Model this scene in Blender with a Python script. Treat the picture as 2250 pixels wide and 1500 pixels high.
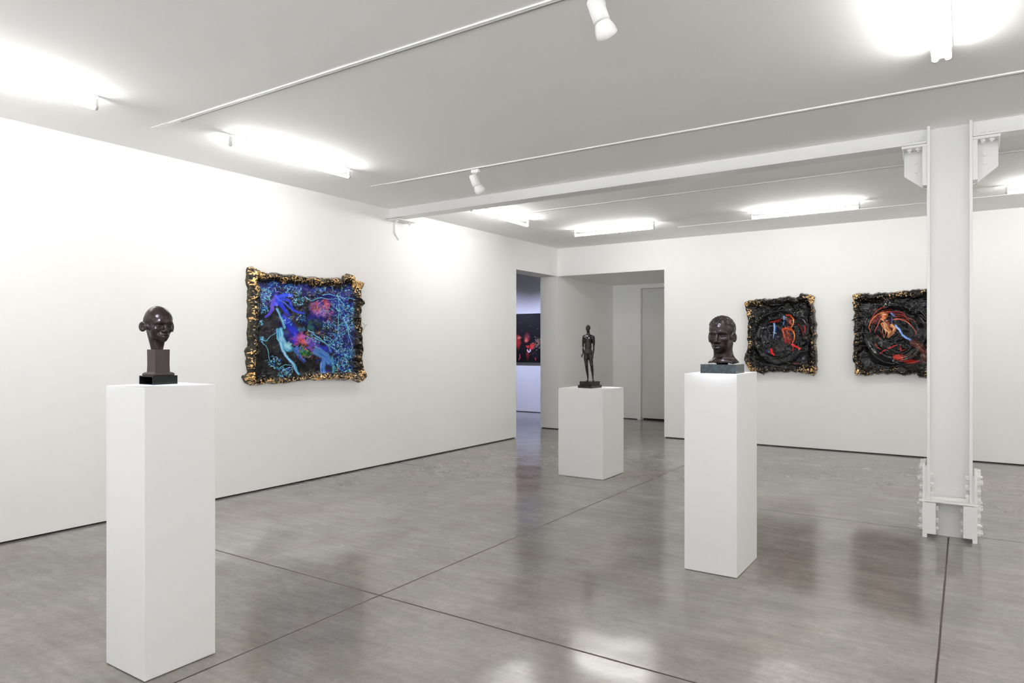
import bpy, bmesh, math, random
import numpy as np
from mathutils import Vector, Matrix

for o in list(bpy.data.objects):
    bpy.data.objects.remove(o)
random.seed(7)
SC = bpy.context.scene
COL = SC.collection
PI = math.pi

# ------------------------------------------------------------------ camera
F_PX, CAM_H, CX, CY = 1506.0, 1.42, 1125.0, 758.0
YAW = math.radians(33.5)
FW = (-math.sin(YAW), math.cos(YAW))
RT = (math.cos(YAW), math.sin(YAW))
cam = bpy.data.cameras.new('camera')
camo = bpy.data.objects.new('camera', cam)
COL.objects.link(camo)
camo.location = (0, 0, CAM_H)
camo.rotation_euler = (PI / 2, 0, YAW)
cam.sensor_width = 36
cam.lens = F_PX / 2250 * 36
cam.shift_y = (CY - 750) / 2250
cam.clip_start = 0.05
SC.camera = camo

# ------------------------------------------------------------------ world, exposure
SC.view_settings.view_transform = 'Standard'
SC.view_settings.look = 'None'
SC.view_settings.gamma = 1
SC.view_settings.exposure = 0.95
SC.cycles.diffuse_bounces = 8
SC.cycles.glossy_bounces = 4
SC.cycles.max_bounces = 10
SC.cycles.sample_clamp_indirect = 6
SC.cycles.use_denoising = True
W = bpy.data.worlds.new('sky')
SC.world = W
W.use_nodes = True
# daylight behind the camera: lower half brightened to lift the ceiling, soft sky above
_bg = W.node_tree.nodes['Background']
_tc = W.node_tree.nodes.new('ShaderNodeTexCoord')
_sx = W.node_tree.nodes.new('ShaderNodeSeparateXYZ')
_mr = W.node_tree.nodes.new('ShaderNodeMapRange')
W.node_tree.links.new(_tc.outputs['Generated'], _sx.inputs[0])
W.node_tree.links.new(_sx.outputs[2], _mr.inputs[0])
_mr.inputs[1].default_value, _mr.inputs[2].default_value = -0.02, 0.05
_mr.inputs[3].default_value, _mr.inputs[4].default_value = 2.8, 0.9
_bg.inputs[0].default_value = (0.93, 0.95, 1.0, 1)
W.node_tree.links.new(_mr.outputs[0], _bg.inputs[1])

TUBE_POWER = 35.0
SPOT_POWER = 80.0
TUBE_COL = (1.0, 0.99, 0.965, 1)
SPOT_COL = (0.80, 0.84, 1.0)

# ------------------------------------------------------------------ room sizes
XL, YB, H = -5.74, 10.07, 3.045
XR, YR = 5.6, -4.0
OPEN_H = 2.58
ALC_X1, ALC_Y1 = -3.86, 12.25
GAL_Y1, GAL_X0, GAL_Y0 = 12.32, -12.5, 5.5
LT = 0.34


def at_plane(px, py, axis, val):
    """photo pixel -> point on a wall plane (used to take measurements of the pictures)"""
    l = (px - CX) / F_PX
    v = -(py - CY) / F_PX
    rx, ry = FW[0] + RT[0] * l, FW[1] + RT[1] * l
    t = val / (rx if axis == 'x' else ry)
    return rx * t, ry * t, CAM_H + v * t


# ------------------------------------------------------------------ helpers
def lin(c):
    c = np.asarray(c, float) / 255.0
    return np.where(c <= 0.04045, c / 12.92, ((c + 0.055) / 1.055) ** 2.4)


def rgba(c):
    return tuple(float(v) for v in lin(c)) + (1.0,)


class NT:
    def __init__(s, name):
        s.m = bpy.data.materials.new(name)
        s.m.use_nodes = True
        s.t = s.m.node_tree
        s.b = s.t.nodes['Principled BSDF']

    def n(s, kind, **kw):
        nd = s.t.nodes.new(kind)
        for k, v in kw.items():
            setattr(nd, k, v)
        return nd

    def put(s, nd, key, val):
        if hasattr(val, 'is_output') or isinstance(val, bpy.types.NodeSocket):
            s.t.links.new(val, nd.inputs[key])
        else:
            nd.inputs[key].default_value = val
        return s

    def math(s, op, a, b=None, c=None, clamp=False):
        nd = s.n('ShaderNodeMath', operation=op, use_clamp=clamp)
        for i, v in enumerate((a, b, c)):
            if v is not None:
                s.put(nd, i, v)
        return nd.outputs[0]

    def obj(s, scale=(1, 1, 1)):
        tc = s.n('ShaderNodeTexCoord')
        mp = s.n('ShaderNodeMapping')
        s.t.links.new(tc.outputs['Object'], mp.inputs[0])
        mp.inputs['Scale'].default_value = scale
        return mp.outputs[0]

    def noise(s, vec, scale, detail=4, rough=0.55, dist=0.0):
        nd = s.n('ShaderNodeTexNoise')
        s.put(nd, 'Vector', vec).put(nd, 'Scale', scale).put(nd, 'Detail', detail)
        s.put(nd, 'Roughness', rough).put(nd, 'Distortion', dist)
        return nd.outputs[0]

    def ramp(s, fac, stops):
        nd = s.n('ShaderNodeValToRGB')
        s.put(nd, 0, fac)
        e = nd.color_ramp.elements
        e[0].position, e[0].color = stops[0][0], stops[0][1]
        e[1].position, e[1].color = stops[-1][0], stops[-1][1]
        for p, c in stops[1:-1]:
            x = e.new(p)
            x.color = c
        return nd.outputs[0]

    def mix(s, fac, a, b, mode='MIX'):
        nd = s.n('ShaderNodeMix', data_type='RGBA', blend_type=mode)
        s.put(nd, 0, fac).put(nd, 6, a).put(nd, 7, b)
        return nd.outputs[2]

    def bump(s, h, strength, dist):
        nd = s.n('ShaderNodeBump')
        s.put(nd, 'Height', h).put(nd, 'Strength', strength).put(nd, 'Distance', dist)
        s.t.links.new(nd.outputs[0], s.b.inputs['Normal'])
        return nd

    def set(s, **kw):
        for k, v in kw.items():
            s.put(s.b, k.replace('_', ' '), v)
        return s


def g(v):
    return (v, v, v, 1)


def paint_mat(name, col, rough=0.6, amp=0.02):
    s = NT(name)
    v = s.obj()
    n1 = s.noise(v, 1.3, 3)
    c = s.mix(n1, tuple(x * (1 - amp) for x in col) + (1,), tuple(min(1, x * (1 + amp)) for x in col) + (1,))
    s.set(Base_Color=c, Roughness=rough)
    s.bump(s.noise(v, 220, 3), 0.04, 0.002)
    return s.m


def simple(name, col, rough=0.5, metal=0.0, bump=0.0, bscale=60, amp=0.12, spec=0.5):
    s = NT(name)
    v = s.obj()
    n1 = s.noise(v, bscale * 0.3, 3)
    c = s.mix(n1, tuple(x * (1 - amp) for x in col) + (1,), tuple(x * (1 + amp) for x in col) + (1,))
    s.set(Base_Color=c, Roughness=rough, Metallic=metal)
    s.put(s.b, 'Specular IOR Level', spec)
    if bump:
        s.bump(s.noise(v, bscale, 3), bump, 0.009)
    return s.m


M = {}
M['wall'] = paint_mat('wall paint', (0.905, 0.902, 0.885), 0.65)
M['ceil'] = paint_mat('ceiling paint', (0.94, 0.937, 0.925), 0.8)
M['steel'] = paint_mat('white painted steel', (0.79, 0.788, 0.775), 0.38, 0.03)
M['ped'] = paint_mat('pedestal paint', (0.755, 0.752, 0.742), 0.5, 0.008)
M['fix'] = simple('white enamel', (0.87, 0.87, 0.85), 0.35, 0, 0, 40, 0.02)
M['door'] = paint_mat('door paint', (0.70, 0.70, 0.68), 0.5)
M['dark'] = simple('shadow gap black', (0.012, 0.012, 0.013), 0.7)
M['slot'] = simple('track slot grey', (0.30, 0.30, 0.29), 0.6)
M['cap'] = simple('lampholder grey', (0.62, 0.62, 0.60), 0.45)
M['bronze_d'] = simple('dark brown bronze', (0.0125, 0.0072, 0.006), 0.30, 0.05, 0.40, 22, 0.8, 0.24)
M['bronze_m'] = simple('purple brown bronze', (0.014, 0.0078, 0.0072), 0.30, 0.05, 0.50, 26, 0.8, 0.26)
M['bronze_f'] = simple('black brown bronze', (0.010, 0.0075, 0.006), 0.24, 0.1, 0.15, 90, 0.4, 0.28)
M['brown'] = simple('brown cast column', (0.030, 0.0215, 0.0185), 0.5, 0.1, 0.2, 120, 0.3, 0.3)
M['black'] = simple('black gloss plinth', (0.004, 0.0045, 0.0045), 0.16, 0.0, 0, 60, 0.1, 0.3)
M['figbase'] = simple('dark stone plinth', (0.011, 0.010, 0.009), 0.25, 0.0, 0.1, 80, 0.3, 0.35)
M['frame_blk'] = simple('black picture edge', (0.01, 0.01, 0.011), 0.35)
M['twig'] = simple('dry twig brown', (0.05, 0.03, 0.02), 0.7)


def emis(name, col, power):
    s = NT(name)
    s.set(Base_Color=(0.9, 0.9, 0.9, 1), Emission_Color=col, Emission_Strength=power, Roughness=0.3)
    return s.m


M['tube'] = emis('lit fluorescent tube', TUBE_COL, TUBE_POWER)
M['tube2'] = emis('lit fluorescent twin tube', TUBE_COL, TUBE_POWER * 0.65)
M['bulb'] = emis('lit spotlight lens', (0.85, 0.88, 1, 1), 12)


def marble():
    s = NT('green black marble')
    v = s.obj()
    n1 = s.noise(v, 45, 7, 0.7, 1.4)
    n2 = s.noise(v, 110, 5, 0.7, 2.0)
    c = s.ramp(n1, [(0.36, rgba((10, 13, 19))), (0.5, rgba((14, 22, 28))), (0.58, rgba((36, 56, 60))), (0.66, rgba((16, 27, 32)))])
    c = s.mix(s.ramp(n2, [(0.55, g(0)), (0.68, g(0.7))]), c, rgba((66, 88, 90)))
    s.set(Base_Color=c, Roughness=0.14)
    s.put(s.b, 'Specular IOR Level', 0.2)
    return s.m


M['marble'] = marble()


def concrete():
    s = NT('polished concrete')
    v = s.obj()
    tc = s.n('ShaderNodeTexCoord')
    sep = s.n('ShaderNodeSeparateXYZ')
    s.t.links.new(tc.outputs['Object'], sep.inputs[0])
    X, Y = sep.outputs[0], sep.outputs[1]
    big = s.noise(v, 0.55, 5, 0.6, 0.6)
    mid = s.noise(v, 2.6, 7, 0.68, 0.5)
    fine = s.noise(v, 26, 6, 0.7)
    grit = s.noise(v, 160, 3, 0.6)
    streak = s.noise(s.obj((1.2, 7.0, 1)), 2.2, 6, 0.7, 0.3)
    base = s.ramp(s.math('ADD', s.math('MULTIPLY', big, 0.5), s.math('MULTIPLY', mid, 0.5)),
                  [(0.34, rgba((117, 112, 106))), (0.50, rgba((139, 135, 129))), (0.66, rgba((157, 154, 147)))])
    # warm and cool staining
    warm = s.noise(v, 0.9, 4, 0.6, 0.8)
    base = s.mix(s.ramp(warm, [(0.50, g(0)), (0.68, g(0.35))]), base, rgba((140, 126, 114)))
    cool = s.noise(s.obj((1, 1, 3)), 0.7, 3, 0.5, 0.2)
    base = s.mix(s.ramp(cool, [(0.52, g(0)), (0.72, g(0.4))]), base, rgba((126, 130, 128)))
    base = s.mix(s.ramp(streak, [(0.40, g(0.30)), (0.62, g(0.0))]), base, rgba((98, 94, 89)))
    base = s.mix(s.ramp(fine, [(0.36, g(0.26)), (0.56, g(0.0))]), base, rgba((100, 96, 91)))
    base = s.mix(s.ramp(grit, [(0.30, g(0.16)), (0.5, g(0))]), base, rgba((90, 86, 82)))
    # scuffs: short dark scratches
    sv = s.n('ShaderNodeMapping')
    s.t.links.new(tc.outputs['Object'], sv.inputs[0])
    sv.inputs['Rotation'].default_value = (0, 0, 0.7)
    sv.inputs['Scale'].default_value = (2.0, 14, 1)
    sc = s.noise(sv.outputs[0], 2.6, 5, 0.75, 0.4)
    scm = s.noise(v, 1.7, 2)
    scuff = s.math('MULTIPLY', s.ramp(sc, [(0.665, g(0)), (0.72, g(1))]), s.ramp(scm, [(0.50, g(0)), (0.64, g(0.5))]))
    base = s.mix(scuff, base, rgba((84, 79, 75)))

    def line(coord, pos, w, wob=0.006):
        off = s.math('MULTIPLY', s.math('SUBTRACT', s.noise(v, 1.1, 3), 0.5), wob)
        d = s.math('ABSOLUTE', s.math('ADD', s.math('SUBTRACT', coord, pos), off))
        return s.math('SUBTRACT', 1.0, s.math('SMOOTH_MIN', s.math('DIVIDE', d, w), 1.0, 0.3), clamp=True)
    cuts = [line(X, -2.775, 0.0065), line(Y, 2.83, 0.0065), line(Y, 6.135, 0.006), line(X, 2.6, 0.0045), line(Y, -0.45, 0.0045),
            s.math('MULTIPLY', line(X, -0.105, 0.0065), s.math('LESS_THAN', Y, 6.0))]
    tot = cuts[0]
    for c in cuts[1:]:
        tot = s.math('MAXIMUM', tot, c)
    joint = s.math('MULTIPLY', tot, 2.2, clamp=True)
    jcol = s.mix(s.noise(v, 3, 3), rgba((40, 29, 25)), rgba((72, 54, 44)))
    base = s.mix(joint, base, jcol)
    # hairline cracks
    cr = s.math('MULTIPLY', s.math('MAXIMUM', s.math('MULTIPLY', line(X, -3.89, 0.012, 0.09), s.math('GREATER_THAN', Y, 2.9)),
                s.math('MULTIPLY', line(Y, 5.06, 0.016, 0.08), s.math('LESS_THAN', X, -3.5))), 0.4)
    base = s.mix(cr, base, rgba((100, 92, 86)))
    rough = s.math('ADD', s.math('MULTIPLY', mid, 0.16), s.math('ADD', s.math('MULTIPLY', fine, 0.08), 0.03))
    rough = s.math('ADD', rough, s.math('MULTIPLY', joint, 0.5))
    s.set(Base_Color=base, Roughness=rough, IOR=1.52)
    wave = s.noise(v, 1.15, 2, 0.5)
    h = wave
    h = s.math('SUBTRACT', h, s.math('MULTIPLY', joint, 0.1))
    s.bump(h, 1.0, 0.013)
    return s.m


M['floor'] = concrete()


def resin(name, rough=0.12, bscale=26, bstr=0.5):
    s = NT(name)
    a = s.n('ShaderNodeAttribute', attribute_name='paint')
    gl = s.n('ShaderNodeAttribute', attribute_name='gold')
    v = s.obj()
    s.set(Base_Color=a.outputs['Color'], Metallic=gl.outputs['Fac'],
          Roughness=s.math('ADD', rough, s.math('MULTIPLY', gl.outputs['Fac'], 0.22)))
    s.put(s.b, 'Specular IOR Level', 0.32)
    s.bump(s.noise(v, bscale, 5, 0.6, 1.2), bstr, 0.012)
    return s.m


M['resin'] = resin('poured resin over picture', 0.05, 8, 0.22)
M['ruffle'] = resin('folded black resin frame', 0.12, 17, 0.40)


def cloth_tag(o, label=None, cat=None, group=None, kind=None):
    if label:
        o['label'] = label
    if cat:
        o['category'] = cat
    if group:
        o['group'] = group
    if kind:
        o['kind'] = kind
    return o


tag = cloth_tag


def thing(name, label, cat, loc=(0, 0, 0), group=None):
    o = bpy.data.objects.new(name, None)
    o.empty_display_size = 0.1
    COL.objects.link(o)
    o.location = loc
    return tag(o, label, cat, group)


def dup(root, delta, label):
    r = root.copy()
    COL.objects.link(r)
    r.location = Vector(root.location) + Vector(delta)
    r['label'] = label
    for ch in list(root.children):
        c = ch.copy()
        COL.objects.link(c)
        c.parent = r
        for k in list(ch.children):
            d = k.copy()
            COL.objects.link(d)
            d.parent = c
    return r


def wloc(o):
    v = Vector((0, 0, 0))
    while o is not None:
        v += Vector(o.location)
        o = o.parent
    return v


class MB:
    """collects shapes given in room coordinates; build() links them as one mesh"""

    def __init__(s):
        s.bm = bmesh.new()

    def box(s, lo, hi, bev=0.0, rot=0.0, piv=None):
        lo, hi = Vector(lo), Vector(hi)
        r = bmesh.ops.create_cube(s.bm, size=1.0)
        vs = r['verts']
        bmesh.ops.scale(s.bm, vec=(hi - lo), verts=vs)
        bmesh.ops.translate(s.bm, vec=(hi + lo) / 2, verts=vs)
        if bev:
            es = list({e for v in vs for e in v.link_edges})
            rr = bmesh.ops.bevel(s.bm, geom=es, offset=bev, segments=2, affect='EDGES', profile=0.6)
            vs = list({v for f in rr['faces'] for v in f.verts} | {v for v in vs if v.is_valid})
        if rot:
            piv = Vector(piv) if piv else (lo + hi) / 2
            bmesh.ops.rotate(s.bm, cent=piv, matrix=Matrix.Rotation(rot, 3, 'Z'), verts=vs)
        return s

    def cyl(s, a, b, r0, r1=None, n=16, caps=True):
        a, b = Vector(a), Vector(b)
        r1 = r0 if r1 is None else r1
        d = (b - a).normalized()
        u = d.orthogonal().normalized()
        w = d.cross(u)
        A, B = [], []
        for i in range(n):
            t = 2 * PI * i / n
            o = u * math.cos(t) + w * math.sin(t)
            A.append(s.bm.verts.new(a + o * r0))
            B.append(s.bm.verts.new(b + o * r1))
        for i in range(n):
            j = (i + 1) % n
            f = s.bm.faces.new((A[i], A[j], B[j], B[i]))
            f.smooth = n > 8
        if caps:
            s.bm.faces.new(A[::-1])
            s.bm.faces.new(B)
        return s

    def lathe(s, a, axis, prof, n=28):
        """prof = (distance along axis, radius)"""
        a, d = Vector(a), Vector(axis).normalized()
        u = d.orthogonal().normalized()
        w = d.cross(u)
        rings = []
        for (t, r) in prof:
            rings.append([s.bm.verts.new(a + d * t + (u * math.cos(2 * PI * i / n) + w * math.sin(2 * PI * i / n)) * max(r, 1e-4)) for i in range(n)])
        for k in range(len(rings) - 1):
            for i in range(n):
                j = (i + 1) % n
                f = s.bm.faces.new((rings[k][i], rings[k][j], rings[k + 1][j], rings[k + 1][i]))
                f.smooth = True
        return s

    def prism(s, pts, off):
        """flat polygon (3-d points) pushed along off"""
        off = Vector(off)
        A = [s.bm.verts.new(Vector(p)) for p in pts]
        B = [s.bm.verts.new(Vector(p) + off) for p in pts]
        n = len(pts)
        s.bm.faces.new(A)
        s.bm.faces.new(B[::-1])
        for i in range(n):
            j = (i + 1) % n
            s.bm.faces.new((A[j], A[i], B[i], B[j]))
        return s

    def build(s, name, mat, parent=None, label=None):
        bmesh.ops.recalc_face_normals(s.bm, faces=s.bm.faces)
        me = bpy.data.meshes.new(name)
        if parent is not None:
            bmesh.ops.translate(s.bm, vec=-wloc(parent), verts=s.bm.verts)
        s.bm.to_mesh(me)
        s.bm.free()
        me.materials.append(mat)
        o = bpy.data.objects.new(name, me)
        COL.objects.link(o)
        if parent is not None:
            o.parent = parent
        if label:
            o['label'] = label
        return o


def struct(name, mb, mat):
    o = mb.build(name, mat)
    o['kind'] = 'structure'
    return o


# ------------------------------------------------------------------ room shell
struct('floor', MB().box((GAL_X0 - 0.3, YR - 0.3, -0.12), (XR + 0.3, 12.7, 0)), M['floor'])
struct('ceiling', MB().box((GAL_X0 - 0.3, YR - 0.3, H), (XR + 0.3, 12.7, H + 0.15)), M['ceil'])
G = 0.014
OY0 = 8.79
struct('wall_left', MB().box((XL - LT, YR - 0.3, G), (XL, OY0, H)).box((XL - LT, OY0, OPEN_H), (XL, YB, H)), M['wall'])
struct('wall_back', MB().box((ALC_X1, YB, G), (XR, YB + 0.2, H)), M['wall'])
struct('trim_1', MB().box((XL - LT, YB, OPEN_H), (ALC_X1, ALC_Y1 + 0.2, H)), M['wall'])
struct('wall_alcove_left', MB().box((XL - LT, YB, G), (XL, ALC_Y1 + 0.2, OPEN_H)), M['wall'])
struct('wall_alcove_right', MB().box((ALC_X1, YB + 0.2, G), (ALC_X1 + 0.2, ALC_Y1 + 0.2, H)), M['wall'])
DX0, DX1, DZ = -5.16, -4.02, 2.50
struct('wall_alcove_back', MB().box((XL, ALC_Y1, G), (DX0 - 0.07, ALC_Y1 + 0.2, OPEN_H))
       .box((DX0 - 0.07, ALC_Y1, DZ + 0.06), (DX1 + 0.07, ALC_Y1 + 0.2, OPEN_H))
       .box((DX1 + 0.07, ALC_Y1, G), (ALC_X1, ALC_Y1 + 0.2, OPEN_H)), M['wall'])
struct('wall_gallery_far', MB().box((GAL_X0, GAL_Y1, G), (XL - LT, GAL_Y1 + 0.2, H)), M['wall'])
struct('wall_gallery_left', MB().box((GAL_X0 - 0.2, GAL_Y0, 0), (GAL_X0, GAL_Y1 + 0.2, H)), M['wall'])
struct('wall_gallery_near', MB().box((GAL_X0 - 0.2, GAL_Y0 - 0.2, 0), (XL - LT, GAL_Y0, H)), M['wall'])
struct('wall_right', MB().box((XR, YR - 0.3, 0), (XR + 0.2, YB + 0.2, H)), M['wall'])
WX0, WX1, WZ0, WZ1 = -5.0, 5.0, 0.12, 2.85  # unseen window front, widened to bring more light to the ceiling
struct('wall_rear', MB().box((XL, YR - 0.25, 0), (WX0, YR, H)).box((WX1, YR - 0.25, 0), (XR, YR, H))
       .box((WX0, YR - 0.25, 0), (WX1, YR, WZ0)).box((WX0, YR - 0.25, WZ1), (WX1, YR, H)), M['wall'])
mb = MB()
for x in (WX0, WX0 + 2.5, WX0 + 5, WX0 + 7.5, WX1 - 0.06):
    mb.box((x, YR - 0.16, WZ0), (x + 0.06, YR - 0.1, WZ1))
mb.box((WX0, YR - 0.16, WZ0), (WX1, YR - 0.1, WZ0 + 0.06)).box((WX0, YR - 0.16, WZ1 - 0.06), (WX1, YR - 0.1, WZ1))
struct('window_1', mb, M['steel'])
# recessed black strips: shade of the gap under the wall boards, put in as colour
I = 0.02
struct('shade_strip_left', MB().box((XL - LT + I, YR, 0), (XL - I, OY0 - I, G)), M['dark'])
struct('shade_strip_back', MB().box((ALC_X1 + I, YB + I, 0), (XR, YB + 0.18, G)), M['dark'])
struct('shade_strip_alcove_left', MB().box((XL - LT + I, YB + I, 0), (XL - I, ALC_Y1 + 0.1, G)), M['dark'])
struct('shade_strip_alcove_back', MB().box((XL, ALC_Y1 + I, 0), (DX0 - 0.075, ALC_Y1 + 0.1, G)).box((DX1 + 0.075, ALC_Y1 + I, 0), (ALC_X1, ALC_Y1 + 0.1, G)), M['dark'])
struct('shade_strip_alcove_right', MB().box((ALC_X1 + I, YB + 0.2, 0), (ALC_X1 + 0.18, ALC_Y1, G)), M['dark'])
struct('shade_strip_gallery', MB().box((GAL_X0, GAL_Y1 + I, 0), (XL - LT, GAL_Y1 + 0.1, G)), M['dark'])
# alcove door
d = MB().box((DX0 - 0.07, ALC_Y1 - 0.018, 0), (DX0, ALC_Y1 + 0.12, DZ + 0.06), 0.003)
d.box((DX1, ALC_Y1 - 0.018, 0), (DX1 + 0.07, ALC_Y1 + 0.12, DZ + 0.06), 0.003)
d.box((DX0, ALC_Y1 - 0.018, DZ), (DX1, ALC_Y1 + 0.12, DZ + 0.06), 0.003)
dr = struct('door_1', d, M['wall'])
MB().box((DX0 + 0.004, ALC_Y1 + 0.05, 0.03), (DX1 - 0.004, ALC_Y1 + 0.09, DZ - 0.004), 0.002).build('door_leaf', M['door'], dr)
hb = MB().cyl((DX1 - 0.08, ALC_Y1 + 0.05, 1.0), (DX1 - 0.08, ALC_Y1 - 0.0, 1.0), 0.01)
hb.cyl((DX1 - 0.08, ALC_Y1 - 0.0, 1.0), (DX1 - 0.2, ALC_Y1 - 0.0, 1.0), 0.009)
hb.build('door_handle', M['cap'], dr)
MB().box((DX0, ALC_Y1 + 0.12, 0), (DX1, ALC_Y1 + 0.2, DZ)).build('backing', M['dark'], dr)
# slim cover strip on the ceiling in line with the rear lamps
struct('trim_2', MB().box((-3.3, 9.12, H - 0.004), (3.5, 9.145, H)), M['ceil'])

# ------------------------------------------------------------------ ceiling tracks
def track(y, x0, x1, label, plate=True):
    r = thing('lighting_track', label, 'track', ((x0 + x1) / 2, y, H), 'lighting tracks on the ceiling')
    t = MB()
    t.box((x0, y - 0.017, H - 0.009), (x1, y - 0.007, H), 0.001)
    t.box((x0, y - 0.007, H - 0.004), (x1, y - 0.002, H))
    t.box((x0, y - 0.002, H - 0.009), (x1, y + 0.008, H), 0.001)
    t.build('rail', M['fix'], r)
    MB().box((x0 + 0.1, y + 0.0081, H - 0.0092), (x1, y + 0.0175, H - 0.0002)).build('slot', M['slot'], r)
    MB().box((x0 - 0.02, y - 0.019, H - 0.010), (x0 + 0.1, y + 0.019, H), 0.002).build('end_feed', M['fix'], r)
    if plate:
        MB().box((x0 - 0.24, y - 0.022, H - 0.004), (x0 - 0.02, y + 0.022, H), 0.001).build('cover_plate', M['fix'], r)
    return r


track(2.80, -4.83, 4.0, 'white lighting track nearest the camera, running from above the boy bust across the ceiling')
track(5.06, -4.83, 4.0, 'middle white lighting track, between the camera and the steel beam')
track(7.10, -4.55, 4.0, 'white lighting track on the ceiling just behind the steel beam', False)

# ------------------------------------------------------------------ fluorescent lamps
def lamp_y(x, y0, label, double=False, L=1.235):
    r = thing('fluorescent_lamp', label, 'lamp', (x, y0, H), 'fluorescent tube lamps on the ceiling')
    w = 0.05 if double else 0.017
    MB().box((x - w, y0 + 0.004, H - 0.026), (x + w, y0 + L - 0.004, H), 0.004).build('batten', M['fix'], r)
    for xx in ((-0.03, 0.03) if double else (0.0,)):
        MB().cyl((x + xx, y0 + 0.022, H - 0.078), (x + xx, y0 + L - 0.022, H - 0.078), 0.0155, n=14).build('tube', M['tube2' if double else 'tube'], r)
    for yy in (y0, y0 + L - 0.022):
        m = MB().box((x - w * 0.7, yy, H - 0.078), (x + w * 0.7, yy + 0.018, H - 0.02), 0.003)
        for xx in ((-0.03, 0.03) if double else (0.0,)):
            m.cyl((x + xx, yy, H - 0.078), (x + xx, yy + 0.018, H - 0.078), 0.0165)
        m.build('lampholder', M['cap'], r)
    return r


def lamp_x(x0, y, label, L=1.2):
    r = thing('fluorescent_lamp', label, 'lamp', (x0, y, H), 'fluorescent tube lamps on the ceiling')
    MB().box((x0 + 0.004, y - 0.017, H - 0.026), (x0 + L - 0.004, y + 0.017, H), 0.004).build('batten', M['fix'], r)
    MB().cyl((x0 + 0.022, y, H - 0.078), (x0 + L - 0.022, y, H - 0.078), 0.0155, n=14).build('tube', M['tube'], r)
    for xx in (x0, x0 + L - 0.022):
        MB().box((xx + 0.002, y - 0.012, H - 0.078), (xx + 0.02, y + 0.012, H - 0.02), 0.003).cyl((xx + 0.002, y, H - 0.078), (xx + 0.02, y, H - 0.078), 0.0165).build('lampholder', M['cap'], r)
    return r


a = lamp_y(-4.725, 3.20, 'lit tube lamp above the large blue picture')
dup(a, (0, -2.195, 0), 'lit tube lamp cut by the left edge of the photo')
dup(a, (0, 3.085, 0), 'lit tube lamp over the left wall beyond the steel beam')
dup(a, (0, -5.4, 0), 'tube lamp over the left wall behind the camera')
dup(a, (9.4, 0, 0), 'tube lamp along the right wall out of view')
dup(a, (9.4, 3.1, 0), 'tube lamp along the right wall near the back')
dup(a, (9.4, -3.1, 0), 'tube lamp along the right wall beside the camera')
for k, yy in enumerate((-5.5, -2.4, 0.7, 3.6)):  # row of unseen lamps added to even out the room light
    dup(a, (7.1, yy, 0), ('added tube lamp in the right half of the room, rearmost', 'added tube lamp in the right half of the room behind the camera', 'added tube lamp in the right half of the room beside the camera', 'added tube lamp in the right half of the room, deepest in')[k])
b = lamp_x(-4.615, 8.56, 'lit tube lamp in front of the alcove opening')
dup(b, (2.43, 0, 0), 'lit tube lamp above the picture of the orange profile')
dup(b, (7.4, 0, 0), 'added tube lamp in front of the back wall beyond the right edge of the photo')  # unseen lamp added to brighten the back of the room
dup(b, (4.95, 0, 0), 'lit tube lamp at the right edge of the photo, right of the steel column')
c = lamp_y(-0.108, 3.145, 'bright twin tube lamp at the upper right in front of the steel column', True)
dup(c, (0, -2.6, 0), 'twin tube lamp above the camera out of view')
dup(c, (0, -5.2, 0), 'twin tube lamp behind the camera out of view')

# ------------------------------------------------------------------ spotlights
def spotlight(x, y, target, label, power, angle=46, blend=0.7, col=SPOT_COL, mid=None):
    r = thing('track_spotlight', label, 'spotlight', (x, y, H - 0.016), 'white spotlights on the ceiling tracks')
    P = Vector((x, y, H - 0.075))
    MB().box((x - 0.05, y - 0.017, H - 0.045), (x + 0.03, y + 0.017, H - 0.016), 0.003).build('adapter', M['fix'], r)
    top = P + Vector((-0.03, 0, -0.01)) if mid is None else P + Vector(mid)
    aim = (Vector(target) - (P + Vector((0, 0, -0.12)))).normalized()
    # bent housing: a canister hanging from the stem, then a bell shade turned to the work
    ca = Vector((-0.35 * RT[0], -0.35 * RT[1], 1.0)).normalized()      # up the canister
    j = P + Vector((0, 0, -0.085))
    MB().cyl((x, y, H - 0.02), (x, y, H - 0.12), 0.009).box((x - 0.018, y - 0.01, H - 0.125), (x + 0.018, y + 0.01, H - 0.075), 0.003).build('stem', M['fix'], r)
    can = MB()
    can.lathe(j - ca * 0.008, ca, [(0, 0.001), (0, 0.032), (0.003, 0.038), (0.10, 0.038), (0.106, 0.035), (0.106, 0.001)])
    can.build('canister', M['fix'], r)
    sh = MB().lathe(j - aim * 0.012, aim, [(-0.012, 0.001), (-0.012, 0.018), (0.004, 0.019), (0.010, 0.026), (0.030, 0.038), (0.055, 0.047), (0.082, 0.051), (0.083, 0.049), (0.055, 0.045), (0.030, 0.036), (0.012, 0.024)])
    sh.build('bell_shade', M['fix'], r)
    MB().lathe(j + aim * 0.006, aim, [(0, 0.026), (0.006, 0.022), (0.010, 0.001)]).build('lens', M['bulb'], r)
    ld = bpy.data.lights.new('spotlight_beam', 'SPOT')
    ld.energy = power
    ld.color = col
    ld.spot_size = math.radians(angle)
    ld.spot_blend = blend
    ld.shadow_soft_size = 0.035
    lo = bpy.data.objects.new('spotlight_beam', ld)
    COL.objects.link(lo)
    lo.parent = r
    lo.location = (j + aim * 0.09) - wloc(r)
    lo.rotation_euler = aim.to_track_quat('-Z', 'Y').to_euler()
    return r


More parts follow.
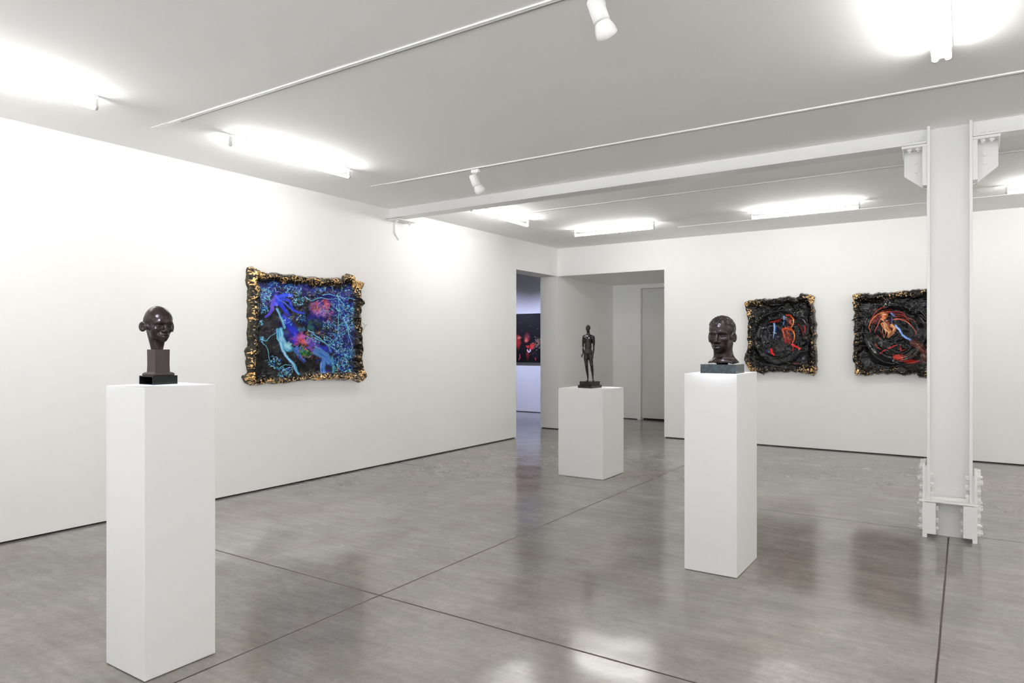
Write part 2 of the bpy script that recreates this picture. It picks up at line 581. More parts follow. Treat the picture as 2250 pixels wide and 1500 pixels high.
spotlight(-1.37, 2.80, (-1.29, 4.38, 1.50), 'white spotlight on the near track, cut by the top edge of the photo', SPOT_POWER * 2.0, 21, 0.5)
spotlight(-3.74, 5.06, (-3.46, 6.79, 1.40), 'small white spotlight on the middle track, above the beam', SPOT_POWER * 2.2, 20, 0.5)
spotlight(-2.1, 0.35, (-3.10, 1.74, 1.53), 'white spotlight beside the camera aimed at the boy bust', SPOT_POWER * 3.2, 20, 0.5)

# ------------------------------------------------------------------ beam
bm_ = thing('steel_beam', 'white painted steel beam crossing the ceiling from the left wall past the column', 'beam', (-0.1, 6.035, H))
MB().box((XL, 6.025, 2.935), (-0.242, 6.047, H)).box((0.044, 6.025, 2.935), (XR, 6.047, H)).build('web', M['steel'], bm_)
MB().box((XL, 5.945, 2.922), (-0.242, 6.13, 2.937), 0.003).box((0.044, 5.945, 2.922), (XR, 6.13, 2.937), 0.003).build('flange', M['steel'], bm_)
wbk = thing('beam_bracket', 'small pointed steel bracket under the beam end on the left wall', 'bracket', (XL, 6.16, 2.85))
MB().prism([(XL, 6.095, 2.915), (XL, 6.235, 2.915), (XL, 6.235, 2.765), (XL, 6.165, 2.69), (XL, 6.095, 2.765)], (0.022, 0, 0)).build('wall_plate', M['steel'], wbk)
MB().box((XL, 6.0, 2.905), (XL + 0.17, 6.3, 2.92), 0.002).build('seat_plate', M['steel'], wbk)


def hexbolt(mbx, c, axis, r=0.019, h=0.018, tip=True):
    c, ax = Vector(c), Vector(axis).normalized()
    mbx.cyl(c - ax * 0.002, c + ax * h, r, r, 6)
    if tip:
        mbx.cyl(c + ax * h, c + ax * (h + 0.012), r * 0.55, r * 0.5, 10)
    return mbx


for (yy) in (6.03, 6.25):
    hexbolt(MB(), (XL + 0.11, yy, 2.905), (0, 0, -1)).build('bolt', M['steel'], wbk)

# ------------------------------------------------------------------ column
CX0, CX1, CY0, CY1 = -0.240, 0.042, 5.945, 6.175
CM = (CX0 + CX1) / 2
ft = 0.02
colm = thing('steel_column', 'white riveted steel column standing between the two right hand pictures and the far right wall', 'column', (CM, 6.05, 0))
MB().box((CX0, CY0, 0.275), (CX0 + ft, CY1, H), 0.003).build('flange', M['steel'], colm)
MB().box((CX1 - ft, CY0, 0.275), (CX1, CY1, H), 0.003).build('flange', M['steel'], colm)
MB().box((CX0 + ft, 6.052, 0.275), (CX1 - ft, 6.068, H)).build('web', M['steel'], colm)
# lower stub below the splice
SX0, SX1 = -0.268, 0.070
stub = MB().box((SX0 + 0.02, 6.05, 0), (SX1 - 0.02, 6.07, 0.262))
stub.box((SX0 + 0.065, 6.035, 0), (SX1 - 0.065, 6.05, 0.18), 0.002)
stub.build('stub_web', M['steel'], colm)
MB().box((SX0 - 0.022, 5.925, 0.262), (SX1 + 0.008, 6.19, 0.277), 0.002).build('splice_plate', M['steel'], colm)
MB().box((CX0 + ft, 5.975, 0.277), (CX1 - ft, 5.99, 0.30), 0.002).box((CX0 + ft, 6.03, 0.277), (CX1 - ft, 6.052, 0.345), 0.003).build('cleat', M['steel'], colm)
# outside splice plates and angles
for s_, xo in ((-1, SX0), (1, SX1)):
    top = 0.545 if s_ < 0 else 0.50
    MB().box((min(xo, xo - s_ * 0.018), 5.93, 0.0), (max(xo, xo - s_ * 0.018), 6.185, top), 0.003).build('side_plate', M['steel'], colm)
    fl = CX0 if s_ < 0 else CX1
    MB().box((min(fl, xo - s_ * 0.018), 5.94, 0.277), (max(fl, xo - s_ * 0.018), 6.18, top - 0.02), 0.002).build('filler_plate', M['steel'], colm)
    # lower angle with its face to the front
    x_in = xo - s_ * 0.085
    MB().box((min(xo, x_in), 5.915, 0.028), (max(xo, x_in), 5.932, 0.258), 0.003).build('base_angle', M['steel'], colm)
    MB().box((min(xo, xo - s_ * 0.03), 5.915, 0.0), (max(xo, xo - s_ * 0.03), 5.932, 0.03), 0.002).build('base_foot', M['steel'], colm)
    zs = [0.06, 0.115, 0.175, 0.235, 0.295, 0.36, 0.425, top - 0.035]
    for k, z in enumerate(zs):
        for yy in (5.975, 6.05 + 0.03 * (k % 2), 6.14):
            hexbolt(MB(), (xo, yy, z + (0.018 if yy == 6.14 else 0.0)), (s_, 0, 0), 0.02, 0.022, (k % 3 == 0)).build('bolt', M['steel'], colm)
    for z in (0.06, 0.125, 0.215):
        hexbolt(MB(), (x_in + s_ * 0.004, 5.965, z), (-s_, 0, 0), 0.02, 0.02, False).build('bolt', M['steel'], colm)
    fi = (CX0 + ft) if s_ < 0 else (CX1 - ft)
    for z in (0.315, 0.385, 0.455):
        hexbolt(MB(), (fi, 5.975, z), (-s_, 0, 0), 0.02, 0.022, False).build('bolt', M['steel'], colm)
for xx in (CM - 0.065, CM + 0.055):
    MB().lathe((xx, 6.053, 0.335), (0, -1, 0), [(0, 0.02), (0.006, 0.019), (0.012, 0.013), (0.015, 0.001)], 16).build('rivet', M['steel'], colm)

# gusset brackets at the top of the column
for s_, x0 in ((-1, CX0), (1, CX1)):
    br = thing('column_bracket', 'white gusset bracket under the beam on the %s side of the steel column' % ('left' if s_ < 0 else 'right'), 'bracket', (x0, 6.05, 2.75), 'brackets at the top of the column')
    w = 0.155
    z0 = 2.90
    pts = [(x0, 6.07, z0), (x0 + s_ * w, 6.07, z0), (x0 + s_ * w, 6.07, z0 - 0.185), (x0 + s_ * 0.015, 6.07, z0 - 0.30), (x0, 6.07, z0 - 0.30)]
    MB().prism(pts, (0, 0.012, 0)).build('gusset', M['steel'], br)
    MB().box((min(x0, x0 + s_ * (w + 0.01)), 5.95, z0), (max(x0, x0 + s_ * (w + 0.01)), 6.16, z0 + 0.02), 0.002).build('seat_angle', M['steel'], br)
    MB().box((min(x0, x0 + s_ * 0.03), 5.955, z0 - 0.29), (max(x0, x0 + s_ * 0.03), 6.15, z0), 0.002).build('column_angle', M['steel'], br)
    MB().prism([(x0 + s_ * w, 5.955, z0), (x0 + s_ * w, 6.07, z0), (x0 + s_ * w, 6.07, z0 - 0.06)], (s_ * 0.008, 0, 0)).build('edge_rib', M['steel'], br)
    for k in range(2):
        xx = x0 + s_ * (0.06 + 0.055 * k)
        hexbolt(MB(), (xx, 5.985, 2.938), (0, 0, 1), 0.014, 0.014, False).build('bolt', M['steel'], br)
        hexbolt(MB(), (xx, 5.985, z0), (0, 0, -1), 0.016, 0.016).build('bolt', M['steel'], br)
        hexbolt(MB(), (x0 + s_ * 0.075, 6.07, z0 - 0.09 - 0.065 * k), (0, -1, 0), 0.014, 0.011, False).build('bolt', M['steel'], br)

# ------------------------------------------------------------------ pedestals
def pedestal(cx, cy, sx, sy, h, label):
    """cx, cy = the corner nearest the camera (largest x, smallest y)"""
    b_ = MB().box((cx - sx, cy, 0.004), (cx, cy + sy, h), 0.0018)
    b_.box((cx - sx + 0.012, cy + 0.012, 0), (cx - 0.012, cy + sy - 0.012, 0.006))
    bmesh.ops.translate(b_.bm, vec=(-(cx - sx / 2), -(cy + sy / 2), 0), verts=b_.bm.verts)
    o = b_.build('pedestal', M['ped'])
    o.location = (cx - sx / 2, cy + sy / 2, 0)
    tag(o, label, 'pedestal', 'white display pedestals')
    return o


pedestal(-2.88, 1.551, 0.318, 0.326, 1.240, 'tall narrow white pedestal at the left, carrying the bust of a boy')
pedestal(-3.178, 6.535, 0.538, 0.52, 0.951, 'low wide white pedestal in front of the alcove, carrying the standing figure')
pedestal(-1.16, 4.229, 0.328, 0.48, 1.243, 'tall white pedestal right of centre, carrying the bust of a man')

# ------------------------------------------------------------------ numpy noise
def _hash(ix, iy, iz, seed):
    h = (ix.astype(np.int64) * 374761393 + iy.astype(np.int64) * 668265263 + iz.astype(np.int64) * 2147483647 + seed * 974711) & 0xffffffff
    h = ((h ^ (h >> 13)) * 1274126177) & 0xffffffff
    return ((h ^ (h >> 16)) & 0xffff) / 65535.0


def vnoise(x, y, z=None, seed=0):
    z = np.zeros_like(x) if z is None else z
    fx, fy, fz = np.floor(x), np.floor(y), np.floor(z)
    tx, ty, tz = x - fx, y - fy, z - fz
    tx, ty, tz = [t * t * (3 - 2 * t) for t in (tx, ty, tz)]
    r = 0
    for i in (0, 1):
        for j in (0, 1):
            for k in (0, 1):
                w = (tx if i else 1 - tx) * (ty if j else 1 - ty) * (tz if k else 1 - tz)
                r = r + w * _hash(fx + i, fy + j, fz + k, seed)
    return r


def fbm(x, y, z=None, oct=4, seed=0):
    r, a, t = 0, 1.0, 0
    for k in range(oct):
        f = 2.03 ** k
        r = r + a * vnoise(x * f + 3.7 * k, y * f + 1.3 * k, None if z is None else z * f, seed + k)
        t += a
        a *= 0.5
    return r / t


# ------------------------------------------------------------------ sculpting by distance field
class Sculpt:
    def __init__(s, lo, hi, h):
        s.lo, s.h = np.array(lo, float), h
        n = [int(math.ceil((hi[i] - lo[i]) / h)) + 1 for i in range(3)]
        ax = [(lo[i] + h * np.arange(n[i])).astype(np.float32) for i in range(3)]
        s.X, s.Y, s.Z = np.meshgrid(*ax, indexing='ij')
        s.F = np.full(s.X.shape, 9.0, np.float32)

    def ell(s, c, r, rot=None):
        x, y, z = s.X - c[0], s.Y - c[1], s.Z - c[2]
        if rot is not None:
            R = np.array(Matrix.Rotation(rot[0], 3, rot[1]).transposed())
            x, y, z = (R[0, 0] * x + R[0, 1] * y + R[0, 2] * z, R[1, 0] * x + R[1, 1] * y + R[1, 2] * z, R[2, 0] * x + R[2, 1] * y + R[2, 2] * z)
        a = np.sqrt((x / r[0]) ** 2 + (y / r[1]) ** 2 + (z / r[2]) ** 2) + 1e-6
        b = np.sqrt((x / r[0] ** 2) ** 2 + (y / r[1] ** 2) ** 2 + (z / r[2] ** 2) ** 2) + 1e-6
        return a * (a - 1) / b

    def cap(s, a, b, ra, rb):
        a, b = np.array(a, float), np.array(b, float)
        d = b - a
        L = float(d @ d) + 1e-9
        t = np.clip(((s.X - a[0]) * d[0] + (s.Y - a[1]) * d[1] + (s.Z - a[2]) * d[2]) / L, 0, 1)
        return np.sqrt((s.X - a[0] - t * d[0]) ** 2 + (s.Y - a[1] - t * d[1]) ** 2 + (s.Z - a[2] - t * d[2]) ** 2) - (ra + (rb - ra) * t)

    def line(s, pts, rr):
        r = None
        for i in range(len(pts) - 1):
            c = s.cap(pts[i], pts[i + 1], rr[i] if hasattr(rr, '__len__') else rr, rr[i + 1] if hasattr(rr, '__len__') else rr)
            r = c if r is None else np.minimum(r, c)
        return r

    def add(s, d, k=0.02):
        h = np.maximum(k - np.abs(s.F - d), 0) / k
        s.F = np.minimum(s.F, d) - h * h * k * 0.25
        return s

    def cut(s, d, k=0.02):
        d = -d
        h = np.maximum(k - np.abs(s.F - d), 0) / k
        s.F = np.maximum(s.F, d) + h * h * k * 0.25
        return s

    def mesh(s):
        F = s.F
        n = F.shape
        ins = F < 0
        c = [(i, j, k) for i in (0, 1) for j in (0, 1) for k in (0, 1)]
        sub = lambda A, o: A[o[0]:n[0] - 1 + o[0], o[1]:n[1] - 1 + o[1], o[2]:n[2] - 1 + o[2]]
        cnt = sum(sub(ins, o).astype(np.int8) for o in c)
        act = (cnt > 0) & (cnt < 8)
        idx = np.argwhere(act)
        vid = -np.ones(act.shape, np.int64)
        vid[act] = np.arange(len(idx))
        acc = np.zeros((len(idx), 3))
        num = np.zeros(len(idx))
        for a in c:
            for ax in range(3):
                if a[ax]:
                    continue
                b = list(a)
                b[ax] = 1
                fa = F[idx[:, 0] + a[0], idx[:, 1] + a[1], idx[:, 2] + a[2]].astype(float)
                fb = F[idx[:, 0] + b[0], idx[:, 1] + b[1], idx[:, 2] + b[2]].astype(float)
                m = (fa < 0) != (fb < 0)
                t = np.where(m, fa / np.where(m, fa - fb, 1), 0)
                p = np.tile(np.array(a, float), (len(idx), 1))
                p[:, ax] = t
                acc[m] += p[m]
                num[m] += 1
        V = s.lo + (idx + acc / num[:, None]) * s.h
        Q = []
        for ax in range(3):
            u, v = [(1, 2), (2, 0), (0, 1)][ax]
            sl0 = [slice(1, n[i] - 1) for i in range(3)]
            sl1 = list(sl0)
            sl0[ax] = slice(0, n[ax] - 1)
            sl1[ax] = slice(1, n[ax])
            A, B = ins[tuple(sl0)], ins[tuple(sl1)]
            e = np.argwhere(A != B)
            sgn = A[A != B]
            base = e.copy()
            base[:, u] += 1
            base[:, v] += 1
            q = []
            for (du, dv) in ((-1, -1), (0, -1), (0, 0), (-1, 0)):
                t = base.copy()
                t[:, u] += du
                t[:, v] += dv
                q.append(vid[t[:, 0], t[:, 1], t[:, 2]])
            q = np.stack(q, 1)
            q[~sgn] = q[~sgn][:, ::-1]
            Q.append(q)
        return V, np.concatenate(Q)


def mesh_obj(name, V, Q, mat, parent, smooth=True):
    me = bpy.data.meshes.new(name)
    off = wloc(parent) if parent is not None else Vector((0, 0, 0))
    V = V - np.array(off)
    me.vertices.add(len(V))
    me.vertices.foreach_set('co', V.astype(np.float32).ravel())
    me.loops.add(Q.size)
    me.loops.foreach_set('vertex_index', Q.astype(np.int32).ravel())
    me.polygons.add(len(Q))
    me.polygons.foreach_set('loop_start', np.arange(0, Q.size, 4, dtype=np.int32))
    me.update(calc_edges=True)
    me.validate()
    me.polygons.foreach_set('use_smooth', np.full(len(me.polygons), smooth))
    me.materials.append(mat)
    o = bpy.data.objects.new(name, me)
    COL.objects.link(o)
    if parent is not None:
        o.parent = parent
    return o


def head_shape(S, child=False, hair=False):
    """unit head: chin z=0, crown z=1, face towards +Y; S is the distance field grid"""
    sym = (-1, 1)
    if child:
        S.add(S.ell((0, -0.03, 0.66), (0.325, 0.385, 0.35)), 0.02)
        S.add(S.ell((0, 0.155, 0.63), (0.285, 0.235, 0.22)), 0.08)
        S.add(S.ell((0, -0.09, 0.56), (0.335, 0.36, 0.26)), 0.08)
        S.add(S.ell((0, 0.08, 0.40), (0.285, 0.255, 0.27)), 0.08)
        S.add(S.ell((0, 0.10, 0.22), (0.225, 0.225, 0.18)), 0.08)
        S.add(S.ell((0, 0.265, 0.07), (0.085, 0.075, 0.062)), 0.10)
        nz, mz, ny = -0.035, -0.030, 0.0
    else:
        S.add(S.ell((0, -0.07, 0.665), (0.325, 0.41, 0.335)), 0.02)
        S.add(S.ell((0, 0.13, 0.62), (0.275, 0.25, 0.25)), 0.08)
        S.add(S.ell((0, 0.10, 0.38), (0.270, 0.24, 0.27)), 0.08)
        S.add(S.ell((0, 0.11, 0.18), (0.215, 0.215, 0.165)), 0.08)
        S.add(S.ell((0, 0.285, 0.055), (0.095, 0.070, 0.055)), 0.07)
        nz, mz, ny = -0.045, -0.045, 0.0
    for s in sym:
        S.add(S.ell((s * 0.185, 0.215, 0.36), (0.085, 0.095, 0.07)), 0.08)                 # cheekbone
        S.cut(S.ell((s * 0.130, 0.385, 0.470), (0.090, 0.085, 0.052)), 0.06)              # eye socket
        S.add(S.line([(s * 0.045, 0.365, 0.540), (s * 0.13, 0.362, 0.562), (s * 0.225, 0.290, 0.530)], [0.020, 0.024, 0.016] if child else [0.026, 0.030, 0.022]), 0.09 if child else 0.05)
        S.add(S.ell((s * 0.132, 0.252, 0.468), (0.066, 0.066, 0.055)), 0.016)             # eyeball
        S.add(S.line([(s * 0.072, 0.306, 0.470), (s * 0.105, 0.322, 0.493), (s * 0.155, 0.320, 0.495), (s * 0.208, 0.276, 0.470)], [0.008, 0.011, 0.011, 0.008]), 0.022)
        S.add(S.line([(s * 0.075, 0.302, 0.462), (s * 0.115, 0.312, 0.441), (s * 0.165, 0.302, 0.441), (s * 0.205, 0.272, 0.464)], [0.007, 0.009, 0.009, 0.007]), 0.026)
        S.cut(S.line([(s * 0.085, 0.328, 0.468), (s * 0.13, 0.340, 0.470), (s * 0.19, 0.312, 0.466)], 0.012), 0.012)
    # nose
    S.add(S.cap((0, 0.335, 0.52), (0, 0.418 + ny, 0.375 + nz), 0.026, 0.038), 0.045)
    S.add(S.ell((0, 0.425, 0.355 + nz), (0.052, 0.050, 0.042)), 0.035)
    wn = 0.070 if not child else 0.056
    for s in sym:
        S.add(S.ell((s * wn, 0.375, 0.335 + nz), (0.040, 0.050, 0.034)), 0.022)
        S.cut(S.ell((s * 0.034, 0.41, 0.306 + nz), (0.020, 0.034, 0.016)), 0.012)
    # muzzle and lips
    S.add(S.ell((0, 0.275, 0.215 + mz), (0.140, 0.10, 0.105)), 0.07)
    lw = 0.138 if not child else 0.092
    k = 1.35 if not child else 1.0
    fy = 0.375 if not child else 0.362
    S.add(S.line([(-lw, fy - 0.065, 0.212 + mz), (-lw * 0.5, fy - 0.010, 0.238 + mz), (-0.015, fy + 0.004, 0.250 + mz), (0, fy, 0.243 + mz), (0.015, fy + 0.004, 0.250 + mz), (lw * 0.5, fy - 0.010, 0.238 + mz), (lw, fy - 0.065, 0.212 + mz)],
                 [0.012 * k, 0.025 * k, 0.028 * k, 0.026 * k, 0.028 * k, 0.025 * k, 0.012 * k]), 0.014)
    S.add(S.line([(-lw * 0.9, fy - 0.065, 0.202 + mz), (-lw * 0.45, fy - 0.008, 0.175 + mz), (0, fy, 0.168 + mz), (lw * 0.45, fy - 0.008, 0.175 + mz), (lw * 0.9, fy - 0.065, 0.202 + mz)],
                 [0.012 * k, 0.026 * k, 0.031 * k, 0.026 * k, 0.012 * k]), 0.014)
    S.cut(S.line([(-lw * 1.1, fy - 0.055, 0.207 + mz), (-lw * 0.5, fy + 0.026, 0.208 + mz), (0, fy + 0.040, 0.205 + mz), (lw * 0.5, fy + 0.026, 0.208 + mz), (lw * 1.1, fy - 0.055, 0.207 + mz)], 0.009), 0.010)
    S.cut(S.ell((0, fy + 0.025, 0.100 + mz), (0.075, 0.045, 0.020)), 0.03)
    # ears
    for s in sym:
        if child:
            ex = 0.412
            S.add(S.ell((s * ex, -0.035, 0.43), (0.030, 0.105, 0.140), (s * 0.72, 'Z')), 0.03)
            S.add(S.cap((s * 0.26, 0.0, 0.43), (s * 0.37, -0.01, 0.41), 0.10, 0.05), 0.05)
            S.cut(S.ell((s * (ex + 0.004), 0.015, 0.440), (0.030, 0.066, 0.098), (s * 0.72, 'Z')), 0.012)
            S.add(S.ell((s * (ex - 0.022), 0.01, 0.41), (0.022, 0.02, 0.055)), 0.012)
        else:
            ex = 0.350
            S.add(S.ell((s * ex, -0.035, 0.415), (0.028, 0.088, 0.135), (s * 0.50, 'Z')), 0.03)
            S.add(S.cap((s * 0.26, 0.0, 0.42), (s * 0.33, -0.01, 0.40), 0.09, 0.05), 0.04)
            S.cut(S.ell((s * (ex + 0.008), 0.005, 0.425), (0.026, 0.054, 0.092), (s * 0.50, 'Z')), 0.010)
            S.add(S.ell((s * (ex - 0.012), 0.0, 0.40), (0.018, 0.018, 0.050)), 0.010)


def head_frame(px, d_face_deg):
    """local axes so that the face (+Y) looks back to the photo's viewpoint, turned by an angle to the viewer's right"""
    l = (px - CX) / F_PX
    ray = Vector((FW[0] + RT[0] * l, FW[1] + RT[1] * l, 0)).normalized()
    rgt = Vector((-ray.y, ray.x, 0)) * -1
    a_ = math.radians(d_face_deg)
    f = -ray * math.cos(a_) + rgt * math.sin(a_)
    # local x = f cross z
    x = f.cross(Vector((0, 0, 1)))
    return np.array(x), np.array(f)


def place(V, org, xa, ya, scale, tilt=0.0, roll=0.0):
    V = V * scale
    if tilt:
        c_, s_ = math.cos(tilt), math.sin(tilt)
        V = np.stack([V[:, 0], V[:, 1] * c_ - V[:, 2] * s_, V[:, 1] * s_ + V[:, 2] * c_], 1)
    return np.array(org) + V[:, :1] * xa + V[:, 1:2] * ya + V[:, 2:3] * np.array([0, 0, 1.0])


# ------------------------------------------------------------------ bust of a boy
BX, BY, PZ1 = -3.117, 1.743, 1.240
boy = thing('bronze_bust', 'dark bronze bust of a bald boy with large ears on a brown square block', 'bust', (BX, BY, PZ1))
hw = 0.058
z0 = PZ1
pl = MB()
pl.box((BX - hw, BY - hw, z0), (BX + hw, BY + hw, z0 + 0.003))
pl.box((BX - hw, BY - hw, z0 + 0.036), (BX + hw, BY + hw, z0 + 0.040))
pl.box((BX + hw - 0.004, BY - hw, z0 + 0.003), (BX + hw, BY + hw, z0 + 0.036))
pl.box((BX - hw, BY - hw, z0 + 0.003), (BX - hw + 0.004, BY + hw, z0 + 0.036))
pl.box((BX - hw + 0.004, BY + hw - 0.004, z0 + 0.003), (BX + hw - 0.004, BY + hw, z0 + 0.036))
pl.build('hollow_plinth', M['black'], boy, 'black gloss plinth open on the front side')


def square_lathe(mbx, cx, cy, prof):
    rings = []
    for (z, r) in prof:
        rings.append([mbx.bm.verts.new((cx + a_ * r, cy + b_ * r, z)) for a_, b_ in ((-1, -1), (1, -1), (1, 1), (-1, 1))])
    for k in range(len(rings) - 1):
        for i in range(4):
            j = (i + 1) % 4
            mbx.bm.faces.new((rings[k][i], rings[k][j], rings[k + 1][j], rings[k + 1][i]))
    mbx.bm.faces.new(rings[0][::-1])
    mbx.bm.faces.new(rings[-1])
    return mbx


zb = z0 + 0.040
sq = square_lathe(MB(), BX, BY, [(zb, 0.048), (zb + 0.005, 0.0495), (zb + 0.010, 0.048), (zb + 0.014, 0.043), (zb + 0.016, 0.0365), (zb + 0.018, 0.035),
                                 (zb + 0.05, 0.0338), (zb + 0.118, 0.0345), (zb + 0.120, 0.0335)])
sq.build('square_block', M['brown'], boy, 'brown square block with a moulded foot')
ZT = zb + 0.120
S = Sculpt((-0.5, -0.62, -0.40), (0.5, 0.62, 1.06), 0.0098)
head_shape(S, child=True)
S.add(S.cap((0, -0.12, 0.36), (0, -0.06, -0.36), 0.255, 0.120), 0.06)
S.add(S.line([(-0.16, 0.0, 0.16), (-0.05, 0.075, -0.24)], [0.03, 0.02]), 0.05)
S.add(S.line([(0.16, 0.0, 0.16), (0.05, 0.075, -0.24)], [0.03, 0.02]), 0.05)
S.F = np.maximum(S.F, -(S.Z + 0.195))
V, Q = S.mesh()
xa, ya = head_frame(350, 27)
mesh_obj('head', place(V, (BX, BY, ZT + 0.0325) + np.array(xa) * 0.002 + np.array(ya) * 0.004, xa, ya, 0.167, 0.0), Q, M['bronze_d'], boy)

# ------------------------------------------------------------------ bust of a man
MX0, MX1, MY0, MY1, PZ3 = -1.405, -1.183, 4.291, 4.485, 1.243
MX, MY = (MX0 + MX1) / 2, (MY0 + MY1) / 2
man = thing('bronze_bust', 'bronze bust of a man with short curly hair on a green marble block', 'bust', (MX, MY, PZ3))
MB().box((MX0, MY0, PZ3), (MX1, MY1, PZ3 + 0.056), 0.0012).build('marble_block', M['marble'], man, 'green and black veined marble block')
S = Sculpt((-0.56, -0.66, -0.50), (0.56, 0.62, 1.08), 0.0112)
head_shape(S)
# curly cap of hair
hl = 0.68 + 0.10 * np.clip((S.Y + 0.0) / 0.35, -3, 1)
hairm = np.clip((S.Z - hl) / 0.07, 0, 1)
hl2 = np.clip((-(S.Y) + 0.02) / 0.05, 0, 1) * np.clip((S.Z - 0.40) / 0.05, 0, 1) * (np.abs(S.X) < 0.345)
hairm = np.maximum(hairm, hl2) * (np.abs(S.X) < 0.352)
curl = fbm(S.X * 16, S.Y * 16, S.Z * 16, 2, 5)
curl = np.abs(curl - 0.5) * 2
S.F = S.F - hairm * (0.014 + 0.055 * (0.42 - curl)).astype(np.float32)
# neck and flared shoulders
S.add(S.cap((0, -0.12, 0.30), (-0.02, -0.12, -0.20), 0.265, 0.240), 0.08)
fo = -0.045
for s in (-1, 1):
    S.add(S.line([(s * 0.22, -0.16, 0.25), (s * 0.07, 0.08, -0.22)], [0.035, 0.05]), 0.08)
    S.add(S.line([(s * 0.10 + fo, -0.12, -0.08), (s * 0.30 + fo, -0.10, -0.255), (s * 0.42 + fo, -0.07, -0.285)], [0.12, 0.075, 0.03]), 0.10)
    S.add(S.line([(s * 0.05 + fo, 0.08, -0.22), (s * 0.28 + fo, 0.06, -0.275)], [0.05, 0.03]), 0.08)
S.add(S.ell((fo, -0.07, -0.27), (0.34, 0.24, 0.09)), 0.10)
zcut = -0.285 - 0.018 * np.cos(S.X * 17) - 0.012 * np.sin(S.Y * 14)
S.F = np.maximum(S.F, -(S.Z - zcut))
S.add(S.ell((0, -0.07, -0.31), (0.16, 0.14, 0.06)), 0.02)
S.F = np.maximum(S.F, -(S.Z + 0.325))
V, Q = S.mesh()
xa, ya = head_frame(1588, -19)
mesh_obj('head', place(V, np.array((MX + 0.006, MY, PZ3 + 0.056 + 0.325 * 0.230 - 0.001)) + ya * 0.010 + xa * 0.010, xa, ya, 0.230, 0.0), Q, M['bronze_m'], man)

# ------------------------------------------------------------------ standing figure
PZ2 = 0.951
FX, FY = -3.462, 6.787
fr = math.radians(-8)
fig = thing('bronze_statuette', 'small dark bronze statuette of a slim standing nude man on a stepped black plinth', 'statuette', (FX, FY, PZ2))
MB().box((FX - 0.09, FY - 0.10, PZ2), (FX + 0.09, FY + 0.10, PZ2 + 0.030), 0.0015, fr).build('lower_plinth', M['figbase'], fig)
MB().box((FX - 0.077, FY - 0.085, PZ2 + 0.030), (FX + 0.077, FY + 0.085, PZ2 + 0.071), 0.0015, fr).build('upper_plinth', M['figbase'], fig)
u = 3.2
S = Sculpt((205, -75, -6), (520, 95, 1052), u)
Hd = (364, 12, 975)
S.add(S.ell((Hd[0] + 4, Hd[1] - 6, Hd[2] + 8), (41, 50, 52)), 4)
S.add(S.ell((Hd[0] - 3, Hd[1] + 12, Hd[2] - 26), (31, 33, 42)), 18)
S.add(S.ell((Hd[0] - 5, Hd[1] + 34, Hd[2] - 58), (12, 10, 9)), 10)
S.add(S.cap((Hd[0] - 8, Hd[1] + 42, Hd[2] - 4), (Hd[0] - 10, Hd[1] + 52, Hd[2] - 24), 4, 7), 6)
S.add(S.cap((Hd[0] - 16, Hd[1] + 38, Hd[2] - 40), (Hd[0] + 2, Hd[1] + 40, Hd[2] - 40), 5, 5), 4)
for s in (-1, 1):
    S.cut(S.ell((Hd[0] - 7 + s * 15, Hd[1] + 49, Hd[2] - 5), (9, 8, 5)), 5)
    S.add(S.ell((Hd[0] + 2 + s * 40, Hd[1] - 4, Hd[2] - 12), (5, 9, 15)), 5)
hn = fbm(S.X / 14, S.Y / 14, S.Z / 14, 2, 3)
S.F = S.F - (np.clip((S.Z - 985) / 8, 0, 1) * (2 + 9 * (hn - 0.45))).astype(np.float32)
S.add(S.cap((368, 2, 925), (371, -6, 850), 25, 30), 16)
S.add(S.cap((368, -6, 850), (300, -8, 822), 20, 24), 22)
S.add(S.cap((372, -6, 850), (452, -8, 815), 20, 24), 22)
S.add(S.ell((373, 0, 755), (78, 45, 88)), 26)
S.add(S.ell((338, 26, 782), (36, 22, 27)), 16)
S.add(S.ell((408, 26, 778), (36, 22, 27)), 16)
S.add(S.ell((368, 4, 640), (58, 37, 82)), 30)
S.add(S.ell((366, 0, 545), (69, 43, 56)), 30)
for s in (-1, 1):
    for zz in (612, 650, 688):
        S.add(S.ell((368 + s * 15, 34, zz), (13, 9, 16)), 8)
    S.add(S.ell((368 + s * 30, -30, 530), (34, 32, 38)), 16)
S.cut(S.ell((368, 46, 598), (4, 6, 6)), 4)
# arms
S.add(S.line([(292, -6, 812), (276, -12, 735), (272, -14, 645)], [27, 23, 17]), 18)
S.add(S.line([(272, -14, 645), (274, 8, 590), (278, 32, 512)], [18, 18, 11]), 8)
S.add(S.line([(458, -6, 805), (470, -12, 730), (468, -14, 645)], [28, 23, 17]), 18)
S.add(S.line([(468, -14, 645), (468, -4, 590), (458, 12, 478)], [18, 18, 11]), 8)
# hand at the viewer's left, fingers opening outwards
S.add(S.ell((270, 38, 488), (11, 13, 20)), 8)
S.add(S.line([(266, 34, 478), (252, 38, 466), (238, 42, 468)], [5, 4.6, 4]), 3)
S.add(S.line([(266, 44, 474), (250, 50, 454), (242, 52, 442)], [5, 4.6, 4]), 3)
S.add(S.line([(270, 50, 472), (260, 58, 448), (256, 58, 434)], [5, 4.6, 4]), 3)
S.add(S.line([(276, 54, 474), (272, 62, 452), (268, 62, 440)], [5, 4.4, 3.8]), 3)
S.add(S.line([(262, 30, 494), (248, 30, 488), (236, 34, 486)], [5.4, 5, 4.2]), 3)
